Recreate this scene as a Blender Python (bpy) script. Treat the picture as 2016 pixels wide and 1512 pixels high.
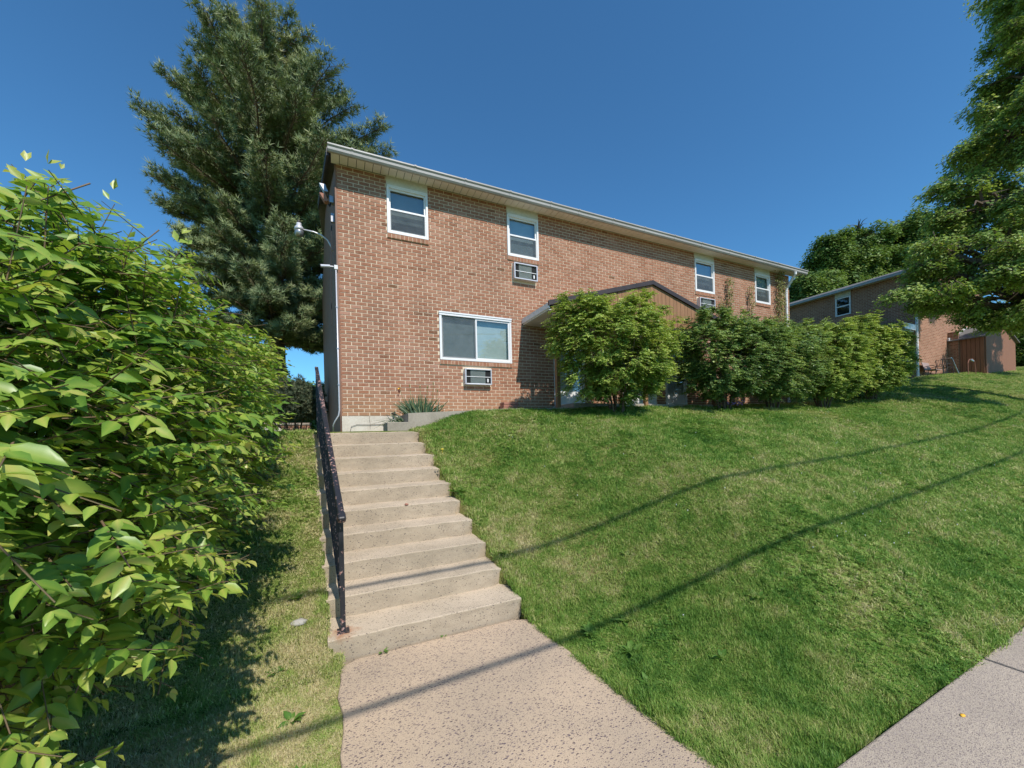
import bpy, math, random
import numpy as np
from mathutils import Matrix, Vector

# World frame: X runs along the brick facade (0 = its left corner), Y runs away from the street
# (facade plane at Y = 0, street side negative), Z up. d = -Y is the distance in front of the facade.
S = bpy.context.scene
for o in list(bpy.data.objects): bpy.data.objects.remove(o)
COL = S.collection

# ------------------------------------------------------------------ camera
cam = bpy.data.objects.new('camera', bpy.data.cameras.new('camera'))
COL.objects.link(cam)
cam.data.sensor_width = 36.0
cam.data.lens = 750.0 / 2016 * 36
cam.data.shift_y = 96.0 / 2016
cam.data.clip_start = 0.05
cam.data.clip_end = 3000
CAM = Vector((-0.118, -8.12, 1.70))
cam.matrix_world = Matrix.Translation(CAM) @ Matrix.Rotation(-0.433, 4, 'Z') @ Matrix.Rotation(math.radians(90), 4, 'X') @ Matrix.Rotation(-0.025, 4, 'Z')
S.camera = cam

# ------------------------------------------------------------------ sky and sun
TO_SUN = Vector((0.13, -1.0, 1.12)).normalized()
w = bpy.data.worlds.new('World'); S.world = w; w.use_nodes = True
nt = w.node_tree; nt.nodes.clear()
sky = nt.nodes.new('ShaderNodeTexSky'); sky.sky_type = 'NISHITA'; sky.sun_disc = False
sky.sun_elevation = math.asin(TO_SUN.z)
sky.sun_rotation = math.atan2(TO_SUN.x, TO_SUN.y)
sky.air_density = 1.0; sky.dust_density = 0.0; sky.ozone_density = 3.0
bg = nt.nodes.new('ShaderNodeBackground'); bg.inputs['Strength'].default_value = 0.12
wo = nt.nodes.new('ShaderNodeOutputWorld')
tint = nt.nodes.new('ShaderNodeMix'); tint.data_type = 'RGBA'; tint.blend_type = 'MULTIPLY'; tint.inputs[0].default_value = 1.0
tint.inputs[7].default_value = (.42, .80, .98, 1)
nt.links.new(sky.outputs[0], tint.inputs[6]); nt.links.new(tint.outputs[2], bg.inputs[0]); nt.links.new(bg.outputs[0], wo.inputs[0])
sl = bpy.data.lights.new('sun', 'SUN'); sl.energy = 3.9; sl.angle = math.radians(0.45); sl.color = (1.0, 0.94, 0.86)
so = bpy.data.objects.new('sun', sl); COL.objects.link(so)
so.rotation_euler = TO_SUN.to_track_quat('Z', 'Y').to_euler(); so.location = (0, -20, 40)
S.view_settings.view_transform = 'Standard'; S.view_settings.look = 'None'
S.view_settings.exposure = 0.42; S.view_settings.gamma = 1.0
S.view_settings.use_curve_mapping = False
S.cycles.max_bounces = 8; S.cycles.transparent_max_bounces = 16

rng = np.random.default_rng(7); random.seed(7)

# ------------------------------------------------------------------ materials
def mat(name):
    m = bpy.data.materials.new(name); m.use_nodes = True
    n = m.node_tree.nodes; n.clear()
    out = n.new('ShaderNodeOutputMaterial')
    return m, n, m.node_tree.links, out
def ramp(n, stops):
    r = n.new('ShaderNodeValToRGB'); e = r.color_ramp.elements
    while len(e) > 1: e.remove(e[-1])
    e[0].position = stops[0][0]; e[0].color = (*stops[0][1], 1)
    for p, c in stops[1:]:
        x = e.new(p); x.color = (*c, 1)
    return r
def noise(n, l, scale, detail=4, rough=.55, coord='Object', vec=None, stretch=None):
    if vec is None:
        if coord == 'World':
            g = n.new('ShaderNodeNewGeometry'); vec = g.outputs['Position']
        else:
            t = n.new('ShaderNodeTexCoord'); vec = t.outputs['Object']
    if stretch:
        mp = n.new('ShaderNodeMapping'); mp.inputs['Scale'].default_value = stretch
        l.new(vec, mp.inputs[0]); vec = mp.outputs[0]
    x = n.new('ShaderNodeTexNoise'); x.inputs['Scale'].default_value = scale
    x.inputs['Detail'].default_value = detail; x.inputs['Roughness'].default_value = rough
    l.new(vec, x.inputs['Vector']); return x
def mixc(n, l, fac, a, b, mode='MIX'):
    m = n.new('ShaderNodeMix'); m.data_type = 'RGBA'; m.blend_type = mode
    for sock, v in ((m.inputs[0], fac), (m.inputs[6], a), (m.inputs[7], b)):
        if hasattr(v, 'links'): l.new(v, sock)
        elif isinstance(v, tuple): sock.default_value = (*v, 1)
        else: sock.default_value = v
    return m.outputs[2]
def princ(n, l, out, col, rough=.6, metal=0., spec=.5, bump=None, bs=.2, bd=.01):
    p = n.new('ShaderNodeBsdfPrincipled')
    if hasattr(col, 'links'): l.new(col, p.inputs['Base Color'])
    else: p.inputs['Base Color'].default_value = (*col, 1)
    if hasattr(rough, 'links'): l.new(rough, p.inputs['Roughness'])
    else: p.inputs['Roughness'].default_value = rough
    p.inputs['Metallic'].default_value = metal
    p.inputs['Specular IOR Level'].default_value = spec
    if bump is not None:
        b = n.new('ShaderNodeBump'); b.inputs['Strength'].default_value = bs; b.inputs['Distance'].default_value = bd
        l.new(bump, b.inputs['Height']); l.new(b.outputs[0], p.inputs['Normal'])
    if out is not None: l.new(p.outputs[0], out.inputs[0])
    return p
def worn(name, base, dirt, rough=.6, amt=.35, scale=6, metal=0., spec=.4, stretch=None, bs=.15):
    m, n, l, out = mat(name)
    a = noise(n, l, scale, 6, .6, 'World', stretch=stretch); b = noise(n, l, scale * 14, 3, .6, 'World', stretch=stretch)
    r = ramp(n, [(.38, (0, 0, 0)), (.68, (1, 1, 1))]); l.new(a.outputs[0], r.inputs[0])
    f = n.new('ShaderNodeMath'); f.operation = 'MULTIPLY'; f.inputs[1].default_value = amt; l.new(r.outputs[0], f.inputs[0])
    c = mixc(n, l, f.outputs[0], base, dirt)
    c2 = mixc(n, l, .25, c, b.outputs[0], 'OVERLAY')
    princ(n, l, out, c2, rough, metal, spec, b.outputs[0], bs, .004)
    return m
def leafmat(name, stops, trans=.35, rough=.5, spec=.35, tcol=1.35, patch=.6):
    m, n, l, out = mat(name)
    at = n.new('ShaderNodeAttribute'); at.attribute_name = 'tone'
    ns = noise(n, l, patch, 3, .5, 'World')
    ad = n.new('ShaderNodeMath'); ad.operation = 'MULTIPLY_ADD'; ad.inputs[1].default_value = .5
    l.new(ns.outputs[0], ad.inputs[0])
    l.new(at.outputs['Fac'], ad.inputs[2])
    sb = n.new('ShaderNodeMath'); sb.operation = 'SUBTRACT'; sb.inputs[1].default_value = .25; l.new(ad.outputs[0], sb.inputs[0])
    r = ramp(n, stops); l.new(sb.outputs[0], r.inputs[0])
    p = princ(n, l, None, r.outputs[0], rough, 0, spec)
    t = n.new('ShaderNodeBsdfTranslucent')
    g = n.new('ShaderNodeGamma'); g.inputs[1].default_value = 1.0
    tc = mixc(n, l, .6, r.outputs[0], (1.0, 1.0, .25), 'MULTIPLY')
    h = n.new('ShaderNodeHueSaturation'); h.inputs['Value'].default_value = tcol; l.new(tc, h.inputs['Color'])
    l.new(h.outputs[0], t.inputs[0])
    ms = n.new('ShaderNodeMixShader'); ms.inputs[0].default_value = trans
    l.new(p.outputs[0], ms.inputs[1]); l.new(t.outputs[0], ms.inputs[2]); l.new(ms.outputs[0], out.inputs[0])
    return m

def brick_material(name, attr):
    m, n, l, out = mat(name)
    if attr:
        a = n.new('ShaderNodeAttribute'); a.attribute_name = 'tone'; v = a.outputs['Fac']
    else:
        a = n.new('ShaderNodeObjectInfo'); v = a.outputs['Random']
    r = ramp(n, [(0, (.15, .075, .038)), (.008, (.20, .090, .052)), (.03, (.285, .122, .072)), (.5, (.315, .150, .093)), (.85, (.335, .168, .107)), (1, (.38, .20, .14))])
    l.new(v, r.inputs[0])
    b = noise(n, l, 70, 5, .7, 'World'); c = noise(n, l, 1.1, 4, .6, 'World'); d2 = noise(n, l, 16, 4, .6, 'World')
    c1 = mixc(n, l, .38, r.outputs[0], b.outputs[0], 'OVERLAY')
    rr = ramp(n, [(.48, (0, 0, 0)), (.80, (.6, .6, .6))]); l.new(d2.outputs[0], rr.inputs[0])
    c2 = mixc(n, l, rr.outputs[0], c1, (.42, .27, .19))
    lf = ramp(n, [(.3, (.40, .40, .40)), (.7, (.60, .60, .60))]); l.new(c.outputs[0], lf.inputs[0]); c2 = mixc(n, l, .7, c2, lf.outputs[0], 'OVERLAY')
    sk = noise(n, l, 3.5, 4, .6, 'World', stretch=(2.2, 1, .25)); skr = ramp(n, [(.52, (0, 0, 0)), (.75, (.35, .35, .35))]); l.new(sk.outputs[0], skr.inputs[0]); c2 = mixc(n, l, skr.outputs[0], c2, (.20, .12, .085))
    # sandy stain low on the wall
    g = n.new('ShaderNodeNewGeometry'); sx = n.new('ShaderNodeSeparateXYZ'); l.new(g.outputs['Position'], sx.inputs[0])
    mr = n.new('ShaderNodeMapRange'); mr.inputs[1].default_value = 2.15; mr.inputs[2].default_value = 2.75; mr.inputs[3].default_value = .55; mr.inputs[4].default_value = 0
    l.new(sx.outputs['Z'], mr.inputs[0])
    ml = n.new('ShaderNodeMath'); ml.operation = 'MULTIPLY'; l.new(mr.outputs[0], ml.inputs[0]); l.new(c.outputs[0], ml.inputs[1])
    c3 = mixc(n, l, ml.outputs[0], c2, (.42, .27, .13))
    princ(n, l, out, c3, .88, 0, .2, b.outputs[0], .5, .004)
    return m
M = {}
M['brick'] = brick_material('brick_clay_single', False)
M['brick_mass'] = brick_material('brick_clay_mass', True)
M['mortar'] = worn('mortar', (.66, .54, .40), (.54, .43, .31), .95, .5, 3, bs=.4)
M['white'] = worn('white_vinyl', (.74, .74, .75), (.60, .59, .56), .35, .25, 3)
M['cream'] = worn('cream_aluminium', (.62, .60, .54), (.40, .38, .32), .5, .5, 2)
M['gutter'] = worn('gutter_aluminium', (.40, .385, .37), (.25, .235, .22), .45, .7, 4, stretch=(.3, 1, 3))
M['soffit'] = worn('soffit_aluminium', (.84, .79, .76), (.68, .63, .59), .6, .5, 2)
M['brown'] = worn('brown_painted_siding', (.19, .098, .066), (.26, .16, .115), .65, .6, 4, stretch=(1, 1, .2))
M['darktrim'] = worn('dark_trim', (.035, .026, .027), (.07, .05, .045), .5, .4, 5)
M['shingle'] = worn('asphalt_shingle', (.13, .125, .12), (.19, .18, .175), .95, .5, 12)
M['tanshingle'] = worn('tan_shingle', (.38, .27, .16), (.25, .18, .12), .95, .5, 12)
M['concrete'] = worn('concrete_grey', (.34, .30, .245), (.21, .185, .145), .92, .6, 2.2, bs=.5)
M['foundation'] = worn('foundation_parging', (.60, .55, .47), (.42, .36, .28), .92, .5, 2.5, bs=.4)
M['galv'] = worn('galvanised_metal', (.36, .365, .38), (.25, .25, .26), .35, .4, 8, metal=.7)
M['conduit'] = worn('conduit_grey', (.60, .60, .64), (.45, .45, .48), .35, .3, 8, metal=.3)
M['bark'] = worn('bark', (.14, .10, .07), (.07, .05, .04), .95, .6, 10, stretch=(3, 3, .6), bs=.8)
M['twig'] = worn('green_twig', (.16, .10, .06), (.10, .12, .04), .7, .5, 10)
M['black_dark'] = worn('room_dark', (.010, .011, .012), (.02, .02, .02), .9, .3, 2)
M['cable_black'] = worn('cable_black', (.03, .03, .03), (.05, .05, .05), .6, .3, 3)
M['screen_body'] = worn('ac_grille', (.25, .29, .28), (.17, .2, .2), .55, .4, 7)
M['reddish'] = worn('terracotta', (.36, .17, .12), (.24, .10, .08), .85, .5, 6)
M['stone'] = worn('pale_stone', (.36, .34, .30), (.35, .33, .30), .9, .5, 30)
M['pinkchair'] = worn('faded_mesh_fabric', (.33, .24, .22), (.25, .18, .17), .8, .5, 9)
M['door'] = worn('door_paint', (.70, .72, .72), (.48, .5, .5), .4, .3, 2)
M['sidinglight'] = worn('stained_wood_siding', (.30, .155, .075), (.19, .095, .048), .7, .7, 5, stretch=(6, 6, .5))
M['shedwood'] = worn('shed_siding', (.27, .125, .072), (.20, .09, .055), .75, .6, 4, stretch=(6, 6, .4))
M['petal_y'] = worn('petal_orange', (.85, .42, .03), (.8, .55, .08), .6, .5, 30)
M['petal_d'] = worn('petal_wilted', (.10, .03, .02), (.2, .06, .03), .7, .5, 30)
M['petal_p'] = worn('petal_violet', (.30, .18, .65), (.45, .33, .8), .6, .5, 30)
M['petal_yy'] = worn('petal_yellow', (.85, .65, .05), (.8, .55, .05), .6, .5, 30)

def rail_mat():
    m, n, l, out = mat('chipped_black_paint')
    a = noise(n, l, 26, 6, .7, 'World'); b = noise(n, l, 2.2, 2, .5, 'World'); c = noise(n, l, 90, 3, .6, 'World')
    s = n.new('ShaderNodeMath'); s.operation = 'MULTIPLY_ADD'; s.inputs[1].default_value = .22; l.new(b.outputs[0], s.inputs[0]); l.new(a.outputs[0], s.inputs[2])
    r = ramp(n, [(.69, (0, 0, 0)), (.71, (1, 1, 1))]); l.new(s.outputs[0], r.inputs[0])
    rc = ramp(n, [(.35, (.30, .12, .09)), (.6, (.42, .30, .27))]); l.new(c.outputs[0], rc.inputs[0])
    col = mixc(n, l, r.outputs[0], (.020, .021, .026), rc.outputs[0])
    princ(n, l, out, col, .42, 0, .5, r.outputs[0], .4, .002)
    return m
M['rail'] = rail_mat()

def aggregate(name, base, tone2, chip, scale=38, thr=.30, patch=(.42, .62), chipcut=.5, rust=False):
    m, n, l, out = mat(name)
    g = n.new('ShaderNodeNewGeometry')
    nz = noise(n, l, 3.0, 2, .5, 'World')
    dis = n.new('ShaderNodeVectorMath'); dis.operation = 'MULTIPLY_ADD'; dis.inputs[1].default_value = (.02, .02, .02)
    l.new(nz.outputs['Color'], dis.inputs[0]); l.new(g.outputs['Position'], dis.inputs[2])
    col = None
    a = noise(n, l, 1.3, 4, .6, 'World'); r0 = ramp(n, [(.35, (0, 0, 0)), (.68, (1, 1, 1))]); l.new(a.outputs[0], r0.inputs[0])
    f = noise(n, l, 220, 2, .5, 'World')
    c = mixc(n, l, r0.outputs[0], base, tone2)
    c = mixc(n, l, .45, c, f.outputs[0], 'OVERLAY')
    hsum = None
    for k, (sc, th) in enumerate(((scale, thr), (scale * 2.1, thr * .92))):
        for rot in ((.3, .2, .5), (1.1, .7, 2.0)):
            mp = n.new('ShaderNodeMapping'); mp.inputs['Rotation'].default_value = rot; mp.inputs['Scale'].default_value = (1.0, 2.3, 1.4)
            l.new(dis.outputs[0], mp.inputs[0])
            v = n.new('ShaderNodeTexVoronoi'); v.inputs['Scale'].default_value = sc; v.inputs['Randomness'].default_value = 1; l.new(mp.outputs[0], v.inputs['Vector'])
            # only some cells hold a chip, more in patches
            sp = n.new('ShaderNodeSeparateColor'); l.new(v.outputs['Color'], sp.inputs[0])
            pn = noise(n, l, 2.6, 3, .6, 'World')
            ad = n.new('ShaderNodeMath'); ad.operation = 'ADD'; l.new(sp.outputs[0], ad.inputs[0]); l.new(pn.outputs[0], ad.inputs[1])
            gt = n.new('ShaderNodeMath'); gt.operation = 'GREATER_THAN'; gt.inputs[1].default_value = chipcut + .5; l.new(ad.outputs[0], gt.inputs[0])
            rad = n.new('ShaderNodeMath'); rad.operation = 'MULTIPLY'; rad.inputs[1].default_value = th; l.new(sp.outputs[1], rad.inputs[0])
            lt = n.new('ShaderNodeMath'); lt.operation = 'LESS_THAN'; l.new(v.outputs['Distance'], lt.inputs[0]); l.new(rad.outputs[0], lt.inputs[1])
            mu = n.new('ShaderNodeMath'); mu.operation = 'MULTIPLY'; l.new(gt.outputs[0], mu.inputs[0]); l.new(lt.outputs[0], mu.inputs[1])
            cc = mixc(n, l, sp.outputs[2], chip, tuple(x * 1.9 + .03 for x in chip))
            c = mixc(n, l, mu.outputs[0], c, cc)
    if rust:
        d = n.new('ShaderNodeVectorMath'); d.operation = 'DISTANCE'; l.new(dis.outputs[0], d.inputs[0]); d.inputs[1].default_value = (-.09, -4.83, .185)
        rn = noise(n, l, 14, 4, .6, 'World')
        s2 = n.new('ShaderNodeMath'); s2.operation = 'MULTIPLY_ADD'; s2.inputs[1].default_value = .22; l.new(rn.outputs[0], s2.inputs[0]); l.new(d.outputs['Value'], s2.inputs[2])
        rr = ramp(n, [(.12, (.8, .8, .8)), (.23, (0, 0, 0))]); l.new(s2.outputs[0], rr.inputs[0])
        c = mixc(n, l, rr.outputs[0], c, (.36, .13, .045))
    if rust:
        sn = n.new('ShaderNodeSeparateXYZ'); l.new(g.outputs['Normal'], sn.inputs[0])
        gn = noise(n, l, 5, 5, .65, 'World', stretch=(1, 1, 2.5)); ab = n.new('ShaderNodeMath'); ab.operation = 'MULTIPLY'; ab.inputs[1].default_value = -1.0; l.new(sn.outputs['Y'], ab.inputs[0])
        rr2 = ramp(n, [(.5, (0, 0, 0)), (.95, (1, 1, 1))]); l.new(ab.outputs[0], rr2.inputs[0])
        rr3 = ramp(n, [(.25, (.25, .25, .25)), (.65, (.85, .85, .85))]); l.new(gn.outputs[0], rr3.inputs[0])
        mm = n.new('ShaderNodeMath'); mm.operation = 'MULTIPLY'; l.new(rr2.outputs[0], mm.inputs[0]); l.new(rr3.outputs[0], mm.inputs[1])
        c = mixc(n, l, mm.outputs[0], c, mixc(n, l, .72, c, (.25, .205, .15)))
    princ(n, l, out, c, .93, 0, .25, f.outputs[0], .6, .004)
    return m
M['step'] = aggregate('step_concrete', (.55, .45, .335), (.42, .345, .25), (.06, .045, .045), 48, .38, chipcut=.68, rust=True)
M['walk'] = aggregate('walk_concrete', (.53, .405, .285), (.42, .33, .24), (.085, .062, .065), 44, .40, chipcut=.36)
M['sidewalk'] = aggregate('sidewalk_concrete', (.46, .385, .30), (.37, .31, .245), (.16, .13, .115), 75, .50, chipcut=.05)

def ground_mat():
    m, n, l, out = mat('turf_soil')
    a = noise(n, l, .55, 5, .6, 'World'); b = noise(n, l, 9, 6, .7, 'World'); c = noise(n, l, 90, 4, .7, 'World')
    r = ramp(n, [(.25, (.11, .15, .035)), (.45, (.15, .19, .045)), (.6, (.22, .21, .07)), (.72, (.31, .25, .13))])
    ad = n.new('ShaderNodeMath'); ad.operation = 'MULTIPLY_ADD'; ad.inputs[1].default_value = .45; l.new(b.outputs[0], ad.inputs[0]); l.new(a.outputs[0], ad.inputs[2])
    sb = n.new('ShaderNodeMath'); sb.operation = 'SUBTRACT'; sb.inputs[1].default_value = .24; l.new(ad.outputs[0], sb.inputs[0]); l.new(sb.outputs[0], r.inputs[0])
    c2 = mixc(n, l, .7, r.outputs[0], c.outputs[0], 'OVERLAY')
    princ(n, l, out, c2, .95, 0, .1, c.outputs[0], 1.0, .03)
    return m
M['ground'] = ground_mat()
def grass_mat():
    m, n, l, out = mat('grass_blades')
    a = noise(n, l, .62, 4, .6, 'World'); b = noise(n, l, 4.2, 4, .65, 'World'); oi = n.new('ShaderNodeObjectInfo')
    at = n.new('ShaderNodeAttribute'); at.attribute_name = 'tone'
    def madd(x, k, y):
        q = n.new('ShaderNodeMath'); q.operation = 'MULTIPLY_ADD'; q.inputs[1].default_value = k
        l.new(x, q.inputs[0])
        if hasattr(y, 'links'): l.new(y, q.inputs[2])
        else: q.inputs[2].default_value = y
        return q.outputs[0]
    v = madd(a.outputs[0], 1.1, -.80); v = madd(b.outputs[0], 1.15, v); v = madd(oi.outputs['Random'], .26, v); v = madd(at.outputs['Fac'], .26, v)
    # drier turf left of the stairs
    g = n.new('ShaderNodeNewGeometry'); sx = n.new('ShaderNodeSeparateXYZ'); l.new(g.outputs['Position'], sx.inputs[0])
    mr = n.new('ShaderNodeMapRange'); mr.inputs[1].default_value = .2; mr.inputs[2].default_value = -.3; mr.inputs[3].default_value = 0; mr.inputs[4].default_value = .24; l.new(sx.outputs['X'], mr.inputs[0])
    q = n.new('ShaderNodeMath'); q.operation = 'ADD'; l.new(v, q.inputs[0]); l.new(mr.outputs[0], q.inputs[1]); v = q.outputs[0]
    r = ramp(n, [(.0, (.060, .160, .028)), (.25, (.115, .25, .038)), (.48, (.235, .375, .066)), (.68, (.41, .45, .14)), (.90, (.62, .54, .30))])
    l.new(v, r.inputs[0])
    p = princ(n, l, None, r.outputs[0], .55, 0, .3)
    t = n.new('ShaderNodeBsdfTranslucent'); l.new(r.outputs[0], t.inputs[0])
    ms = n.new('ShaderNodeMixShader'); ms.inputs[0].default_value = .3
    l.new(p.outputs[0], ms.inputs[1]); l.new(t.outputs[0], ms.inputs[2]); l.new(ms.outputs[0], out.inputs[0])
    return m
M['grass'] = grass_mat()

def glass_mat(name, tint, refl=1.6, body=None, bodyfac=0.):
    m, n, l, out = mat(name)
    t = n.new('ShaderNodeBsdfTransparent'); t.inputs[0].default_value = (*tint, 1)
    gl = n.new('ShaderNodeBsdfGlossy'); gl.inputs['Roughness'].default_value = .015
    lw = n.new('ShaderNodeLayerWeight'); lw.inputs[0].default_value = .5; pw = n.new('ShaderNodeMath'); pw.operation = 'POWER'; pw.inputs[1].default_value = 2.0; l.new(lw.outputs['Facing'], pw.inputs[0])
    mu = n.new('ShaderNodeMath'); mu.operation = 'MULTIPLY_ADD'; mu.use_clamp = True; mu.inputs[1].default_value = refl; mu.inputs[2].default_value = .15; l.new(pw.outputs[0], mu.inputs[0])
    nz = noise(n, l, 1.5, 2, .5, 'World'); b = n.new('ShaderNodeBump'); b.inputs['Strength'].default_value = .04; b.inputs['Distance'].default_value = .02
    l.new(nz.outputs[0], b.inputs['Height']); l.new(b.outputs[0], gl.inputs['Normal'])
    ms = n.new('ShaderNodeMixShader'); l.new(mu.outputs[0], ms.inputs[0]); l.new(t.outputs[0], ms.inputs[1]); l.new(gl.outputs[0], ms.inputs[2])
    l.new(ms.outputs[0], out.inputs[0]); return m
M['glass'] = glass_mat('window_glass', (.85, .9, .9), .95)
def mesh_screen():
    m, n, l, out = mat('insect_screen')
    t = n.new('ShaderNodeBsdfTransparent'); d = n.new('ShaderNodeBsdfDiffuse')
    nz = noise(n, l, 5, 4, .6, 'World'); r = ramp(n, [(.3, (.075, .088, .092)), (.7, (.13, .145, .15))]); l.new(nz.outputs[0], r.inputs[0]); l.new(r.outputs[0], d.inputs[0])
    ms = n.new('ShaderNodeMixShader'); ms.inputs[0].default_value = .55
    l.new(t.outputs[0], ms.inputs[1]); l.new(d.outputs[0], ms.inputs[2]); l.new(ms.outputs[0], out.inputs[0]); return m
M['screen'] = mesh_screen()
def flat(name, c, rough=.8):
    m, n, l, out = mat(name); nz = noise(n, l, 4, 4, .6, 'World')
    princ(n, l, out, mixc(n, l, .2, c, nz.outputs[0], 'OVERLAY'), rough, 0, .2); return m
M['blind_pale'] = flat('blind_pale', (.46, .54, .52)); M['blind_grey'] = flat('blind_grey', (.20, .24, .24)); M['blind_blue'] = flat('blind_blue', (.30, .40, .44))
def far_brick():
    m, n, l, out = mat('brick_coursed_distance')
    g = n.new('ShaderNodeNewGeometry'); sx = n.new('ShaderNodeSeparateXYZ'); l.new(g.outputs['Position'], sx.inputs[0])
    ad = n.new('ShaderNodeMath'); l.new(sx.outputs[0], ad.inputs[0]); l.new(sx.outputs[1], ad.inputs[1])
    cb = n.new('ShaderNodeCombineXYZ'); l.new(ad.outputs[0], cb.inputs[0]); l.new(sx.outputs[2], cb.inputs[1])
    b = n.new('ShaderNodeTexBrick'); l.new(cb.outputs[0], b.inputs['Vector']); b.inputs['Scale'].default_value = 1
    b.inputs['Brick Width'].default_value = .2032; b.inputs['Row Height'].default_value = .073; b.inputs['Mortar Size'].default_value = .007
    b.inputs['Color1'].default_value = (.25, .115, .07, 1); b.inputs['Color2'].default_value = (.36, .175, .115, 1); b.inputs['Mortar'].default_value = (.50, .36, .25, 1)
    nz = noise(n, l, 1.2, 4, .6, 'World')
    c = mixc(n, l, .25, b.outputs[0], nz.outputs[0], 'OVERLAY')
    inv = n.new('ShaderNodeMath'); inv.operation = 'SUBTRACT'; inv.inputs[0].default_value = 1; l.new(b.outputs['Fac'], inv.inputs[1])
    princ(n, l, out, c, .9, 0, .2, inv.outputs[0], .8, .01); return m
M['far_brick'] = far_brick()

L_NEAR = [(0, (.045, .10, .020)), (.3, (.095, .205, .032)), (.55, (.185, .325, .048)), (.8, (.33, .44, .075)), (1, (.48, .48, .12))]
M['leaf_near'] = leafmat('leaf_shrub_near', L_NEAR, .38, .38, .5, 1.3)
M['leaf_bush'] = leafmat('leaf_burning_bush', [(0, (.06, .12, .025)), (.35, (.15, .25, .045)), (.65, (.29, .40, .075)), (1, (.50, .56, .14))], .3, .45, .4, 1.2)
M['leaf_bush2'] = leafmat('leaf_burning_bush_darker', [(0, (.045, .10, .03)), (.4, (.11, .20, .055)), (.7, (.22, .33, .08)), (1, (.42, .50, .14))], .28, .45, .45, 1.2)
M['leaf_tree'] = leafmat('leaf_shade_tree', [(0, (.07, .12, .025)), (.35, (.145, .235, .05)), (.65, (.26, .37, .085)), (1, (.44, .52, .15))], .34, .45, .4, 1.2, .35)
M['leaf_far'] = leafmat('leaf_far_tree', [(0, (.055, .10, .03)), (.5, (.12, .21, .05)), (1, (.26, .34, .09))], .25, .5, .3, 1.2, .3)
M['needle'] = leafmat('pine_needles', [(0, (.065, .10, .055)), (.4, (.14, .195, .09)), (.75, (.28, .325, .14)), (1, (.48, .46, .31))], .2, .5, .35, 1.1, .5)
M['juniper'] = leafmat('juniper_scales', [(0, (.04, .06, .035)), (.5, (.10, .13, .075)), (1, (.22, .22, .13))], .15, .6, .2, 1.1, 1.)
M['iris'] = leafmat('iris_blades', [(0, (.03, .07, .035)), (.5, (.06, .12, .06)), (1, (.22, .2, .08))], .2, .45, .4, 1.1, 3)
M['weed'] = leafmat('weed_leaves', [(0, (.05, .13, .02)), (.5, (.10, .22, .035)), (1, (.2, .32, .07))], .35, .5, .3, 1.2, 3)
M['vine'] = leafmat('vine_leaves', [(0, (.09, .11, .03)), (.5, (.20, .22, .07)), (1, (.40, .36, .17))], .3, .5, .3, 1.2, 2)

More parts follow.
